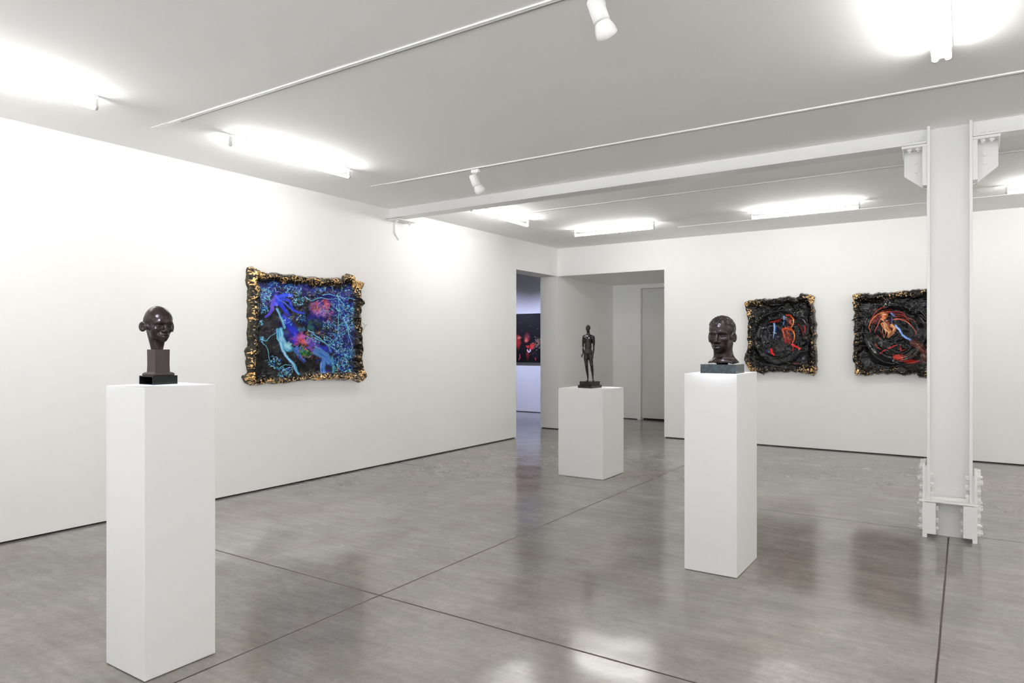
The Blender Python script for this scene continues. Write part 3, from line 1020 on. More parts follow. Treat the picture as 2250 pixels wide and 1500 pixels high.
# hand at the viewer's right, relaxed beside the thigh
S.add(S.ell((455, 18, 452), (12, 14, 22)), 8)
for q in range(4):
    S.add(S.line([(450 + 4 * q, 10 + 7 * q, 438), (448 + 4 * q, 13 + 7 * q, 418), (444 + 3 * q, 17 + 6 * q, 404 + 3 * abs(q - 1))], [5, 4.6, 4]), 3)
S.add(S.line([(446, 22, 456), (438, 28, 440), (436, 30, 428)], [5.4, 5, 4.2]), 3)
# legs
S.add(S.line([(334, 0, 520), (326, 4, 420), (336, 8, 290)], [44, 39, 25]), 22)
S.add(S.line([(336, 8, 290), (344, -6, 205), (355, -10, 120), (362, -12, 45)], [25, 27, 18, 12]), 12)
S.add(S.line([(404, 0, 520), (414, 4, 420), (434, 12, 290)], [44, 39, 25]), 22)
S.add(S.line([(434, 12, 290), (441, -4, 205), (449, -8, 120), (453, -10, 45)], [25, 27, 18, 12]), 12)
for kx, ky in ((337, 30), (435, 34)):
    S.add(S.ell((kx, ky, 285), (14, 9, 16)), 10)
S.add(S.ell((366, 38, 505), (10, 10, 15)), 8)
for (ax_, ay_, dx_) in ((362, -14, -6), (453, -12, 14)):
    S.add(S.cap((ax_, ay_ - 14, 12), (ax_ + dx_ * 0.4, ay_ + 20, 18), 12, 14), 14)
    S.add(S.cap((ax_ + dx_ * 0.4, ay_ + 20, 16), (ax_ + dx_, ay_ + 62, 8), 14, 10), 10)
    for q in range(5):
        S.add(S.cap((ax_ + dx_ + (q - 2) * 7, ay_ + 62, 6), (ax_ + dx_ * 1.2 + (q - 2) * 7.5, ay_ + 74 - 3 * abs(q - 1.5), 5), 5, 4.5), 3)
S.F = np.maximum(S.F, -(S.Z - 0.5))
V, Q = S.mesh()
V = V - np.array((398, 12, 0))
xa, ya = head_frame(1297, -6)
V = V * np.array((-1, 1, 1))      # local x of the frame runs to the viewer's left
Q = Q[:, ::-1]
mesh_obj('body', place(V, (FX, FY, PZ2 + 0.0705), xa, ya, 0.627 / 1040), Q, M['bronze_f'], fig)

# ------------------------------------------------------------------ pictures
class Art:
    """irregular resin picture: a relief grid inside a torn outline, painted by strokes"""

    def __init__(s, crop, sides, axis, wall, depth, nx, ny, bw, seed):
        s.crop, s.axis, s.wall, s.depth, s.seed, s.bw = crop, axis, wall, depth, seed, bw
        U = np.linspace(0, 1, nx)
        T = np.linspace(0, 1, ny)
        top, right, bottom, left = [s._res(np.array(p, float), n) for p, n in zip(sides, (nx, ny, nx, ny))]
        bottom, left = bottom[::-1], left[::-1]
        u, t = np.meshgrid(U, T, indexing='ij')
        P = ((1 - t)[..., None] * top[:, None] + t[..., None] * bottom[:, None] + (1 - u)[..., None] * left[None] + u[..., None] * right[None]
             - ((1 - u) * (1 - t))[..., None] * top[0] - (u * (1 - t))[..., None] * top[-1] - ((1 - u) * t)[..., None] * bottom[0] - (u * t)[..., None] * bottom[-1])
        s.u, s.t, s.P = u, t, P
        s.x, s.y = P[..., 0].ravel(), P[..., 1].ravel()
        s.col = np.zeros((len(s.x), 3)) + lin((5, 5, 6))
        s.gold = np.zeros(len(s.x))
        s.nx, s.ny = nx, ny
        s.warp(6, 40)
        s.warp(3, 11)
        s.b = np.minimum(np.minimum(u, 1 - u), np.minimum(t, 1 - t))
        s.wob = s.b + 0.035 * (fbm(s.P[..., 0] / 70, s.P[..., 1] / 70, None, 3, seed) - 0.5)

    @staticmethod
    def _res(p, n):
        d = np.r_[0, np.cumsum(np.hypot(*np.diff(p, axis=0).T))]
        q = np.linspace(0, d[-1], n)
        return np.stack([np.interp(q, d, p[:, 0]), np.interp(q, d, p[:, 1])], 1)

    def warp(s, amp, sc):
        a_ = (fbm(s.x / sc, s.y / sc, None, 2, 61) - 0.5) * 2 * amp
        b_ = (fbm(s.x / sc + 31, s.y / sc + 17, None, 2, 62) - 0.5) * 2 * amp
        s.x, s.y = s.x + a_, s.y + b_

    def stroke(s, pts, w, c, a=1.0, soft=0.35, w2=None):
        c = lin(c)
        pts = np.array(pts, float)
        w2 = w if w2 is None else w2
        m = max(w, w2) / 2 + 1
        k = (s.x > pts[:, 0].min() - m) & (s.x < pts[:, 0].max() + m) & (s.y > pts[:, 1].min() - m) & (s.y < pts[:, 1].max() + m)
        if not k.any():
            return s
        x, y = s.x[k], s.y[k]
        best = np.full(len(x), 9.0)
        n = max(1, len(pts) - 1)
        for i in range(n):
            p, q = pts[i], pts[min(i + 1, len(pts) - 1)]
            d = q - p
            L = d @ d + 1e-9
            t = np.clip(((x - p[0]) * d[0] + (y - p[1]) * d[1]) / L, 0, 1)
            r = (w + (w2 - w) * (i + t) / n) / 2
            best = np.minimum(best, np.hypot(x - p[0] - t * d[0], y - p[1] - t * d[1]) / r)
        al = np.clip((1 - best) / soft, 0, 1) * a
        s.col[k] = s.col[k] * (1 - al[:, None]) + c * al[:, None]
        return s

    def blob(s, cx, cy, rx, ry, c, a=1.0, soft=0.6, n=0.5, ns=30):
        c = lin(c)
        d = np.hypot((s.x - cx) / rx, (s.y - cy) / ry) + n * (fbm(s.x / ns, s.y / ns, None, 3, int(cx + cy)) - 0.5) * 2
        al = np.clip((1 - d) / soft, 0, 1) * a
        s.col = s.col * (1 - al[:, None]) + c * al[:, None]
        return s

    def brush(s, pts, w, cols, n, rng, a=0.75, taper=0.5, fw=0.28):
        pts = np.array(pts, float)
        for _ in range(n):
            off = (rng.random() - 0.5) * w * (1 - fw)
            d = np.gradient(pts, axis=0)
            nrm = np.stack([-d[:, 1], d[:, 0]], 1) / (np.hypot(*d.T)[:, None] + 1e-6)
            i0 = rng.randrange(0, max(1, len(pts) - 1))
            sub = slice(0, len(pts)) if rng.random() < 0.4 else slice(i0, min(len(pts), i0 + 3))
            q = (pts + nrm * off * np.linspace(1, taper, len(pts))[:, None])[sub] + np.array([rng.uniform(-6, 6), rng.uniform(-6, 6)])
            if len(q) < 2:
                q = np.r_[q, q + 4]
            s.stroke(q, w * fw * rng.uniform(0.4, 1.2), cols[rng.randrange(len(cols))], a * rng.uniform(0.5, 1), 0.8, w * fw * 0.3)
        return s

    def leaves(s, cx, cy, r, n, cols, wmin=3, wmax=9, ln=22, rng=None):
        for _ in range(n):
            a_, rr = rng.random() * 2 * PI, r * math.sqrt(rng.random()) * (0.7 + 0.5 * rng.random())
            x, y = cx + rr * math.cos(a_), cy + rr * math.sin(a_)
            th, l = rng.random() * PI, ln * (0.3 + rng.random())
            s.stroke([(x, y), (x + l * math.cos(th), y + l * math.sin(th))], wmin + (wmax - wmin) * rng.random(), cols[int(rng.random() * len(cols))], 0.45 + 0.55 * rng.random(), 0.6, 1.5)
        return s

    def twigs(s, n, box, cols, rng, L=150, w=5):
        for _ in range(n):
            x, y = box[0] + rng.random() * (box[2] - box[0]), box[1] + rng.random() * (box[3] - box[1])
            th = rng.random() * 2 * PI
            pts = [(x, y)]
            for k in range(6):
                th += (rng.random() - 0.5) * 0.7
                x, y = x + L / 6 * math.cos(th), y + L / 6 * math.sin(th)
                pts.append((x, y))
            s.stroke(pts, w, cols[int(rng.random() * len(cols))], 0.75, 0.6, 2)
        return s

    def finish(s, root, relief, gold_bias, fringe=0.006):
        c = s.crop
        px, py = c[0] + s.P[..., 0].ravel() / c[2], c[1] + s.P[..., 1].ravel() / c[2]
        l, v = (px - CX) / F_PX, -(py - CY) / F_PX
        rx, ry = FW[0] + RT[0] * l, FW[1] + RT[1] * l
        val = s.wall + (0.05 if s.axis == 'x' else -0.05)
        t = val / (rx if s.axis == 'x' else ry)
        A, Z = (ry * t if s.axis == 'x' else rx * t), CAM_H + v * t
        b = s.b.ravel()
        wob = s.wob.ravel()
        # relief away from the wall
        rise = np.clip(b / 0.018, 0, 1) ** 0.6
        fold = fbm(A * 11, Z * 11, None, 3, s.seed + 11)
        fold2 = 1 - np.abs(fbm(A * 13, Z * 13, None, 2, s.seed + 21) - 0.5) * 5
        inframe = np.clip((s.bw - wob) / 0.02 + 0.5, 0, 1)
        ridge = np.exp(-((wob - s.bw * 0.45) / (s.bw * 0.42)) ** 2)
        D = s.depth * (0.55 + 0.45 * ridge) + inframe * (0.030 * (fold - 0.5) + 0.012 * fold2) + (1 - inframe) * relief(A, Z, s)
        D = np.maximum(D * rise, 0.004)
        D[b <= 1e-9] = 0.0
        # torn, crumpled sideways wander in the frame
        edge = np.clip(1 - wob / (s.bw * 1.3), 0, 1)
        A = A + edge * fringe * 2 * (fbm(A * 20, Z * 20, None, 3, s.seed + 5) - 0.5) * 2
        Z = Z + edge * fringe * 2 * (fbm(A * 20 + 9, Z * 20 + 4, None, 3, s.seed + 6) - 0.5) * 2
        # frame colour and gold leaf
        fn = fbm(A * 30, Z * 30, None, 4, s.seed + 31)
        gn = fbm(A * 95, Z * 95, None, 4, s.seed + 41)
        gl = fbm(A * 7, Z * 7, None, 2, s.seed + 51)
        corner = np.exp(-(np.hypot(np.minimum(s.u, 1 - s.u), np.minimum(s.t, 1 - s.t)).ravel() / 0.14) ** 2)
        score = gn + 0.30 * (gl - 0.5) + gold_bias(s, corner) - 0.25 * np.abs(wob - s.bw * 0.4) / s.bw
        gm = np.clip((score - 0.60) / 0.03, 0, 1) * inframe * (b > 0.003)
        blk = lin((5, 5, 6)) * (1 - fn[:, None]) + lin((26, 24, 21)) * fn[:, None] * 0.8
        side = np.clip(1 - b / 0.02, 0, 1)[:, None]
        sn = np.clip((fbm(A * 40, Z * 40, D * 90, 3, s.seed + 61) - 0.35) / 0.3, 0, 1)[:, None]
        blk = blk * (1 - side * 0.75) + (lin((96, 86, 66)) * sn + lin((20, 18, 16)) * (1 - sn)) * side * 0.75
        fc = inframe[:, None]
        col = s.col * (1 - fc) + blk * fc
        gcol = lin((244, 200, 136)) * (0.75 + 0.5 * fn[:, None])
        col = col * (1 - gm[:, None]) + gcol * gm[:, None]
        if s.axis == 'x':
            V = np.stack([s.wall + D, A, Z], 1)
        else:
            V = np.stack([A, s.wall - D, Z], 1)
        ids = np.arange(s.nx * s.ny).reshape(s.nx, s.ny)
        q = np.stack([ids[:-1, :-1], ids[1:, :-1], ids[1:, 1:], ids[:-1, 1:]], -1).reshape(-1, 4)
        if s.axis == 'x':
            q = q[:, ::-1]
        q = q[:, ::-1] if s.axis == 'y' else q
        wq = s.wob.ravel()[q].mean(1)
        for name, sel, mat in (('frame', wq < s.bw, M['ruffle']), ('picture_panel', wq >= s.bw, M['resin'])):
            qq = q[sel]
            used, inv = np.unique(qq, return_inverse=True)
            o = mesh_obj(name, V[used], inv.reshape(-1, 4), mat, root)
            me = o.data
            at = me.color_attributes.new('paint', 'FLOAT_COLOR', 'POINT')
            at.data.foreach_set('color', np.c_[np.clip(col[used], 0, 1), np.ones(len(used))].astype(np.float32).ravel())
            ag = me.attributes.new('gold', 'FLOAT', 'POINT')
            ag.data.foreach_set('value', gm[used].astype(np.float32))
            o['label'] = ('crumpled black resin edge flecked with gold leaf' if name == 'frame' else 'glossy dark picture under wavy resin')


rng = random.Random(11)
# --- large blue picture on the left wall
A_top = [(232, 128), (270, 118), (310, 128), (360, 165), (440, 185), (520, 182), (600, 192), (700, 200), (800, 215), (1000, 232), (1120, 232), (1200, 238), (1218, 205), (1245, 188), (1290, 198), (1318, 240), (1345, 262), (1390, 268), (1410, 300)]
A_right = [(1410, 300), (1392, 345), (1368, 375), (1375, 480), (1405, 500), (1388, 560), (1372, 640), (1385, 780), (1392, 900), (1400, 1050), (1404, 1180), (1430, 1240), (1412, 1298), (1380, 1318)]
A_bottom = [(1380, 1318), (1300, 1288), (1150, 1292), (1000, 1286), (860, 1292), (720, 1305), (600, 1320), (480, 1335), (400, 1320), (330, 1342), (260, 1350), (205, 1320), (172, 1265)]
A_left = [(172, 1265), (190, 1235), (232, 1212), (218, 1100), (208, 980), (240, 940), (228, 820), (240, 700), (225, 640), (236, 540), (226, 420), (236, 330), (212, 250), (218, 170), (232, 128)]
art = Art((500, 560, 4.688), (A_top, A_right, A_bottom, A_left), 'x', XL, 0.085, 470, 450, 0.088, 3)
art.blob(820, 700, 620, 620, (7, 7, 18), 1, 0.5)
for c_ in [(560, 330, 260, 90), (1200, 600, 190, 260), (1150, 1000, 220, 200), (420, 420, 110, 130), (900, 350, 260, 70), (640, 760, 120, 160), (1060, 480, 200, 130), (880, 640, 150, 90)]:
    art.blob(*c_, (20, 30, 135), 0.7, 0.9, 1.3, 34)
for c_ in [(1180, 480, 120, 120), (380, 420, 70, 110), (1240, 880, 120, 160), (760, 330, 120, 60)]:
    art.blob(*c_, (60, 60, 150), 0.4, 0.9, 1.3, 22)
art.blob(420, 790, 100, 140, (30, 27, 36), 0.8)
BLU, BL2, VIO = (30, 50, 205), (42, 76, 235), (88, 70, 200)
art.stroke([(500, 430), (470, 490), (460, 560), (430, 610), (395, 635)], 58, VIO, 0.9, 0.5, 30)
art.stroke([(500, 500), (530, 440), (590, 410), (660, 415)], 60, BL2, 0.95, 0.4, 45)
art.stroke([(500, 470), (580, 450), (640, 470), (660, 540), (720, 590), (790, 602)], 48, BLU, 0.95, 0.4, 18)
art.stroke([(540, 500), (590, 560), (630, 620)], 56, BLU, 0.95, 0.5, 50)
art.stroke([(500, 420), (540, 470), (600, 500), (680, 580)], 26, (70, 110, 255), 0.7, 0.6, 12)
art.stroke([(440, 480), (480, 450), (510, 520)], 18, (120, 100, 220), 0.6, 0.7)
art.stroke([(590, 640), (650, 740), (700, 830), (690, 900)], 90, (22, 34, 190), 0.95, 0.5, 60)
art.stroke([(690, 760), (715, 790), (700, 850)], 40, BLU, 0.8)
art.stroke([(600, 610), (700, 690), (760, 760)], 46, (44, 36, 34), 0.85, 0.6)
CYF = [(90, 200, 225), (60, 150, 215), (150, 225, 235), (50, 110, 200), (110, 215, 215), (200, 235, 235), (30, 80, 170)]
art.stroke([(510, 560), (545, 640), (575, 700), (590, 750)], 22, (60, 140, 200), 0.8, 0.8, 30)
art.brush([(505, 555), (545, 640), (575, 700), (595, 755)], 34, CYF, 26, rng)
art.stroke([(545, 780), (552, 850), (590, 920), (640, 965)], 62, (66, 160, 200), 0.85, 0.7, 80)
art.brush([(540, 760), (552, 850), (590, 920), (645, 970)], 80, CYF, 60, rng, 0.85, 1.1)
art.blob(628, 930, 38, 42, (170, 225, 225), 0.8, 0.8, 0.6, 18)
art.stroke([(555, 900), (570, 980), (620, 1060), (680, 1130), (728, 1225)], 30, (60, 150, 200), 0.8, 0.7, 22)
art.brush([(552, 900), (570, 980), (620, 1060), (680, 1130), (730, 1230)], 44, CYF, 50, rng, 0.8, 0.6)
art.stroke([(620, 1010), (690, 1070), (720, 1120)], 44, (8, 7, 12), 0.95, 0.7)
art.brush([(690, 960), (740, 1040), (800, 1100)], 70, [(42, 60, 150), (30, 40, 110), (80, 110, 190)], 24, rng, 0.6)
for x, y, r, c_ in [(975, 560, 110, (120, 80, 190)), (920, 520, 60, (190, 70, 60)), (1020, 520, 50, (220, 90, 80)), (960, 600, 60, (190, 110, 200)), (905, 560, 34, (200, 130, 50)), (1000, 480, 40, (190, 60, 70)),
                    (1060, 600, 40, (170, 60, 120)), (870, 540, 40, (150, 50, 80)), (1000, 600, 36, (150, 130, 220)), (1050, 680, 50, (130, 50, 60)), (1060, 680, 26, (24, 50, 30))]:
    art.blob(x, y, r, r * 0.85, c_, 0.55, 0.8, 0.9, 26)
for k in range(150):
    a_, r_ = rng.random() * 2 * PI, 115 * rng.random()
    x, y = 975 + r_ * math.cos(a_), 560 + r_ * 0.8 * math.sin(a_)
    art.stroke([(x, y), (x + rng.uniform(-20, 30), y - rng.uniform(5, 40))], 9, rng.choice([(200, 60, 56), (215, 120, 90), (130, 90, 210), (50, 50, 180), (210, 150, 210), (190, 140, 60), (12, 12, 40), (20, 24, 90)]), 0.75, 0.7, 2)
for x, y, rx_, ry_, c_ in [(745, 870, 75, 60, (190, 60, 100)), (800, 900, 40, 40, (225, 90, 60)), (770, 830, 50, 30, (200, 90, 180)), (880, 930, 90, 70, (110, 80, 200)), (780, 1000, 60, 45, (70, 165, 50)), (840, 1030, 50, 30, (40, 120, 60)),
                           (720, 980, 50, 40, (60, 120, 220)), (860, 880, 50, 40, (90, 60, 170)), (1000, 960, 80, 40, (40, 60, 210)), (760, 760, 60, 30, (60, 110, 150)), (860, 740, 50, 60, (50, 110, 110)), (920, 700, 60, 50, (40, 60, 50))]:
    art.blob(x, y, rx_, ry_, c_, 0.6, 0.7, 0.9, 24)
for k in range(190):
    x, y = rng.uniform(690, 960), rng.uniform(780, 1060)
    art.stroke([(x, y), (x + rng.uniform(-25, 25), y + rng.uniform(-25, 25))], 8, rng.choice([(230, 80, 70), (240, 140, 60), (150, 60, 200), (60, 70, 220), (120, 200, 230), (80, 170, 60), (220, 120, 200), (10, 10, 30), (30, 30, 110), (20, 60, 50)]), 0.65, 0.7, 2)
JN = [(50, 110, 205), (30, 70, 160), (90, 150, 220), (24, 50, 120), (120, 180, 225)]
art.stroke([(930, 1000), (1000, 1050), (1050, 1100)], 84, (40, 92, 185), 0.9, 0.7, 70)
art.stroke([(1000, 1060), (985, 1150), (985, 1220)], 70, (34, 80, 165), 0.9, 0.6, 54)
art.brush([(900, 985), (960, 1010), (1020, 1050), (1060, 1110)], 100, JN, 50, rng, 0.7, 0.8)
art.brush([(1000, 1060), (990, 1120), (985, 1170), (985, 1225)], 74, JN, 40, rng, 0.7, 0.8)
art.stroke([(1080, 1060), (1090, 1150), (1085, 1220)], 34, (70, 160, 190), 0.7, 0.7)
CYN = [(90, 200, 235), (60, 150, 230), (130, 220, 230), (40, 80, 220), (180, 225, 245), (90, 190, 180)]
for cx_, cy_, r_, n_ in [(380, 400, 80, 90), (365, 550, 55, 60), (350, 700, 30, 20), (700, 320, 110, 90), (740, 460, 70, 60), (470, 300, 70, 50), (1180, 560, 100, 90), (1270, 690, 80, 80), (1110, 920, 80, 60), (1150, 1120, 80, 70),
                         (1250, 1020, 90, 110), (1170, 760, 90, 60), (480, 1100, 70, 70), (550, 1200, 60, 50), (640, 1195, 50, 30), (1040, 720, 60, 50), (960, 310, 90, 70), (1200, 430, 110, 70), (900, 860, 60, 40), (1100, 860, 110, 50),
                         (1240, 1180, 60, 60), (360, 860, 30, 25), (620, 680, 60, 30), (760, 650, 50, 30), (1290, 560, 40, 40)]:
    art.leaves(cx_, cy_, r_, n_, CYN, 4, 13, 20, rng)
for k in range(90):
    x, y = rng.uniform(330, 1300), rng.uniform(280, 1220)
    if x > 900 or y < 480:
        art.stroke([(x, y), (x + rng.uniform(-10, 10), y + rng.uniform(-10, 10))], rng.uniform(12, 34), (4, 4, 10), 0.7, 0.8, 6)
art.leaves(1190, 640, 190, 70, [(170, 225, 245), (200, 235, 250), (110, 200, 230)], 3, 8, 18, rng)
art.leaves(1180, 1030, 150, 80, [(170, 225, 245), (200, 235, 250), (120, 210, 210)], 3, 8, 18, rng)
art.leaves(380, 400, 80, 50, [(190, 230, 250), (150, 220, 240)], 3, 8, 18, rng)
art.twigs(26, (1060, 420, 1300, 1100), [(110, 200, 235), (60, 120, 210)], rng, 160, 5)
art.twigs(12, (340, 300, 1000, 480), [(70, 110, 220), (110, 190, 230)], rng, 120, 5)
LB = (120, 210, 240)
for p in [[(345, 868), (400, 884), (440, 840), (500, 800), (542, 782)], [(350, 890), (400, 940), (425, 1000), (430, 1060), (470, 1120)], [(1132, 400), (1150, 500), (1146, 640), (1132, 830)],
          [(1190, 640), (1230, 720), (1262, 860), (1292, 965)], [(840, 770), (940, 850), (1050, 930), (1155, 1000)], [(900, 850), (1000, 900), (1060, 960)], [(975, 415), (1040, 400), (1130, 425), (1320, 460)],
          [(800, 430), (870, 470), (960, 440), (1040, 455), (1140, 450)], [(1030, 295), (1070, 310), (1088, 370)], [(1000, 870), (1070, 880)], [(1150, 450), (1210, 520)], [(1180, 660), (1230, 620), (1270, 630)], [(540, 1160), (600, 1130), (700, 1135)]]:
    art.stroke(p, 9, LB, 0.9, 0.6, 4)
blue = thing('resin_picture', 'large blue and black picture in a ragged gold flecked frame, left wall', 'picture', (XL, 4.75, 1.0), 'pictures in crumpled resin frames')


def relief_a(A, Z, s):
    w = fbm(A * 5, Z * 5, None, 3, 71)
    return 0.030 * (w - 0.5) + 0.006 * (fbm(A * 22, Z * 22, None, 3, 72) - 0.5)


def gold_a(s, corner):
    edgeTB = np.clip(1 - np.minimum(s.t, 1 - s.t).ravel() / 0.10, 0, 1)
    return 0.015 + 0.13 * corner + 0.04 * edgeTB - 0.10 * (s.u.ravel() > 0.9) * (corner < 0.2)


art.finish(blue, relief_a, gold_a)
def at_a(cx_, cy_, off):
    x, y, z = at_plane(500 + cx_ / 4.688, 560 + cy_ / 4.688, 'x', XL + off)
    return (x, y, z)
tw = MB()
tp = [at_a(1372, 690, 0.06), at_a(1400, 706, 0.07), at_a(1418, 728, 0.075), at_a(1402, 760, 0.07), at_a(1388, 800, 0.05)]
for i in range(4):
    tw.cyl(tp[i], tp[i + 1], 0.0016, 0.0014, 6)
tw.cyl(tp[2], at_a(1441, 712, 0.08), 0.0014, 0.001, 6)
tw.build('twig', M['twig'], blue)

# --- black picture with the orange profile
B_top = [(235, 315), (262, 285), (310, 262), (360, 250), (430, 240), (480, 245), (530, 228), (570, 245), (640, 240), (740, 225), (850, 215), (930, 205), (1000, 215), (1060, 200), (1090, 180), (1095, 152), (1150, 165), (1220, 178), (1275, 205), (1306, 232)]
B_right = [(1306, 232), (1285, 290), (1280, 360), (1308, 430), (1300, 520), (1320, 610), (1318, 720), (1325, 820), (1318, 940), (1325, 1050), (1338, 1130), (1325, 1200), (1335, 1290), (1310, 1370), (1272, 1402)]
B_bottom = [(1272, 1402), (1200, 1382), (1130, 1365), (1050, 1350), (1000, 1362), (930, 1345), (800, 1355), (700, 1348), (610, 1352), (560, 1362), (520, 1385), (470, 1362), (400, 1352), (330, 1342)]
B_left = [(330, 1342), (290, 1270), (250, 1200), (222, 1130), (240, 1080), (275, 1010), (295, 930), (285, 840), (290, 760), (280, 660), (288, 560), (270, 460), (255, 380), (235, 315)]
art = Art((1600, 620, 6.817), (B_top, B_right, B_bottom, B_left), 'y', YB, 0.10, 330, 350, 0.115, 17)
art.blob(780, 760, 460, 480, (5, 5, 7), 1, 0.5)
art.blob(560, 800, 90, 230, (40, 38, 44), 0.6, 0.8, 0.4, 60)
art.blob(922, 570, 66, 92, (70, 20, 13), 0.95, 0.5, 0.3)
art.blob(900, 800, 95, 130, (96, 26, 14), 0.6, 0.9, 0.8)
art.brush([(850, 700), (880, 780), (900, 860), (880, 910)], 130, [(150, 50, 24), (200, 80, 34), (60, 16, 10), (100, 30, 16), (30, 8, 8)], 60, rng, 0.5, 0.8)
art.blob(915, 690, 55, 50, (130, 40, 20), 0.95, 0.4, 0.2)
art.blob(730, 760, 60, 130, (16, 18, 44), 0.9, 0.6, 0.4)
art.stroke([(880, 490), (930, 495), (970, 530), (985, 560)], 30, (205, 74, 44), 0.95, 0.7, 26)
art.stroke([(970, 535), (982, 570)], 30, (245, 140, 70), 0.95, 0.8, 26)
art.stroke([(975, 575), (992, 600), (978, 612), (982, 628), (970, 640), (965, 660), (945, 672)], 20, (255, 170, 90), 0.95, 0.8, 14)
art.stroke([(940, 560), (930, 600), (960, 640)], 30, (170, 50, 28), 0.85, 0.7)
art.stroke([(980, 575), (985, 590)], 12, (255, 235, 190), 0.9, 0.8)
art.stroke([(820, 700), (870, 690), (930, 700)], 46, (215, 70, 30), 0.9, 0.7, 26)
art.stroke([(945, 700), (985, 745), (998, 800), (990, 860), (965, 900)], 38, (228, 100, 36), 0.9, 0.7, 18)
art.stroke([(980, 740), (1000, 790), (994, 840)], 18, (255, 190, 100), 0.95, 0.8, 8)
art.stroke([(860, 730), (900, 800), (950, 850)], 30, (60, 16, 10), 0.8, 0.8)
art.stroke([(830, 760), (850, 820)], 34, (205, 80, 44), 0.7, 0.8)
art.blob(900, 880, 80, 50, (110, 22, 20), 0.75, 0.7, 0.6)
art.stroke([(835, 515), (838, 560)], 34, (120, 165, 225), 0.95, 0.7, 22)
art.stroke([(835, 590), (825, 640)], 22, (90, 120, 210), 0.8, 0.7)
art.stroke([(688, 620), (690, 680), (692, 740), (672, 840)], 38, (140, 180, 235), 0.95, 0.6, 10)
art.stroke([(715, 660), (708, 740)], 14, (60, 80, 160), 0.8, 0.8)
for p in [[(620, 590), (700, 580), (760, 560), (810, 545)], [(640, 595), (760, 595)], [(720, 590), (800, 560)], [(1050, 620), (1100, 680), (1130, 760), (1130, 800)], [(1150, 640), (1165, 700), (1150, 770)], [(1160, 660), (1150, 760)]]:
    art.stroke(p, 11, (200, 40, 34), 0.85, 0.7, 6)
art.stroke([(960, 930), (1010, 960), (1080, 995)], 40, (225, 44, 34), 0.95, 0.4, 30)
art.stroke([(980, 960), (975, 1030)], 18, (170, 30, 26), 0.8)
art.stroke([(650, 1010), (660, 1060), (690, 1090)], 50, (215, 28, 20), 0.95, 0.6, 30)
art.blob(590, 1030, 40, 40, (40, 50, 100), 0.7, 0.8)
art.stroke([(980, 1210), (1060, 1215)], 12, (150, 30, 30), 0.7)
art.blob(770, 990, 110, 90, (50, 46, 50), 0.7, 0.7, 0.7, 22)
art.blob(1010, 1110, 130, 110, (34, 36, 42), 0.7, 0.7, 0.7, 22)
profile = thing('resin_picture', 'black resin picture showing a glowing orange figure in profile, right of the man bust', 'picture', (-2.17, YB, 1.0), 'pictures in crumpled resin frames')


def relief_b(cx_, cz_, seed, k=1.0):
    def f(A, Z, s):
        r = np.hypot((A - cx_) / 0.36, (Z - cz_) / 0.40)
        wob = 0.10 * (fbm(A * 6, Z * 6, None, 3, seed) - 0.5)
        ring = np.exp(-((r + wob - 0.92) / 0.10) ** 2)
        ring2 = np.exp(-((r - wob - 0.66) / 0.05) ** 2)
        cr = fbm(A * 26, Z * 26, None, 3, seed + 1)
        patch = np.clip((fbm(A * 5, Z * 5, None, 2, seed + 3) - 0.52) / 0.06, 0, 1)
        w = fbm(A * 6, Z * 6, None, 2, seed + 2)
        crease = 1 - np.clip(np.abs(w - 0.5) / 0.05, 0, 1)
        return 0.026 * ring * k + 0.009 * ring2 + 0.045 * (w - 0.5) + 0.006 * crease + patch * 0.020 * (cr - 0.5)
    return f


def gold_b(s, corner):
    u, t = s.u.ravel(), s.t.ravel()
    side = np.clip(1 - np.minimum(u, 1 - u) / 0.09, 0, 1)
    return -0.11 + 0.29 * corner + 0.035 * side


art.finish(profile, relief_b(-2.17, 1.53, 90), gold_b, 0.008)

# --- black picture with the whirling red hair, half behind the column
C_top = [(202, 236), (250, 215), (300, 200), (350, 212), (420, 208), (450, 222), (540, 205), (660, 192), (700, 202), (820, 185), (940, 172), (1060, 158), (1140, 148), (1230, 142), (1330, 130), (1400, 120)]
C_right = [(1400, 120), (1410, 260), (1395, 420), (1412, 600), (1400, 800), (1415, 1000), (1405, 1200), (1420, 1400)]
C_bottom = [(1420, 1400), (1320, 1385), (1240, 1375), (1180, 1388), (1120, 1370), (1100, 1320), (1040, 1325), (960, 1335), (920, 1350), (860, 1335), (780, 1325), (700, 1330), (600, 1328), (500, 1330), (470, 1352), (400, 1358), (320, 1350), (245, 1340)]
C_left = [(245, 1340), (225, 1290), (232, 1220), (222, 1160), (195, 1120), (192, 1050), (215, 1000), (212, 900), (225, 800), (215, 700), (222, 590), (180, 575), (215, 560), (222, 480), (210, 400), (186, 352), (208, 320), (202, 236)]
art = Art((1840, 610, 6.25), (C_top, C_right, C_bottom, C_left), 'y', YB, 0.10, 340, 350, 0.10, 29)
art.blob(780, 760, 500, 480, (5, 5, 7), 1, 0.5)
RED, ORG = (190, 52, 36), (235, 120, 70)
for k in range(9):
    r_ = 330 - k * 7 + rng.uniform(-12, 12)
    a0 = rng.uniform(3.3, 3.9)
    a1 = a0 + rng.uniform(0.8, 1.9)
    pts = [(760 + r_ * math.cos(q) * 0.98, 720 + r_ * math.sin(q) * 0.86) for q in np.linspace(a0, a1, 10)]
    art.stroke(pts, 8, rng.choice([RED, (150, 38, 36), (120, 30, 36)]), 0.7, 0.7, 3)
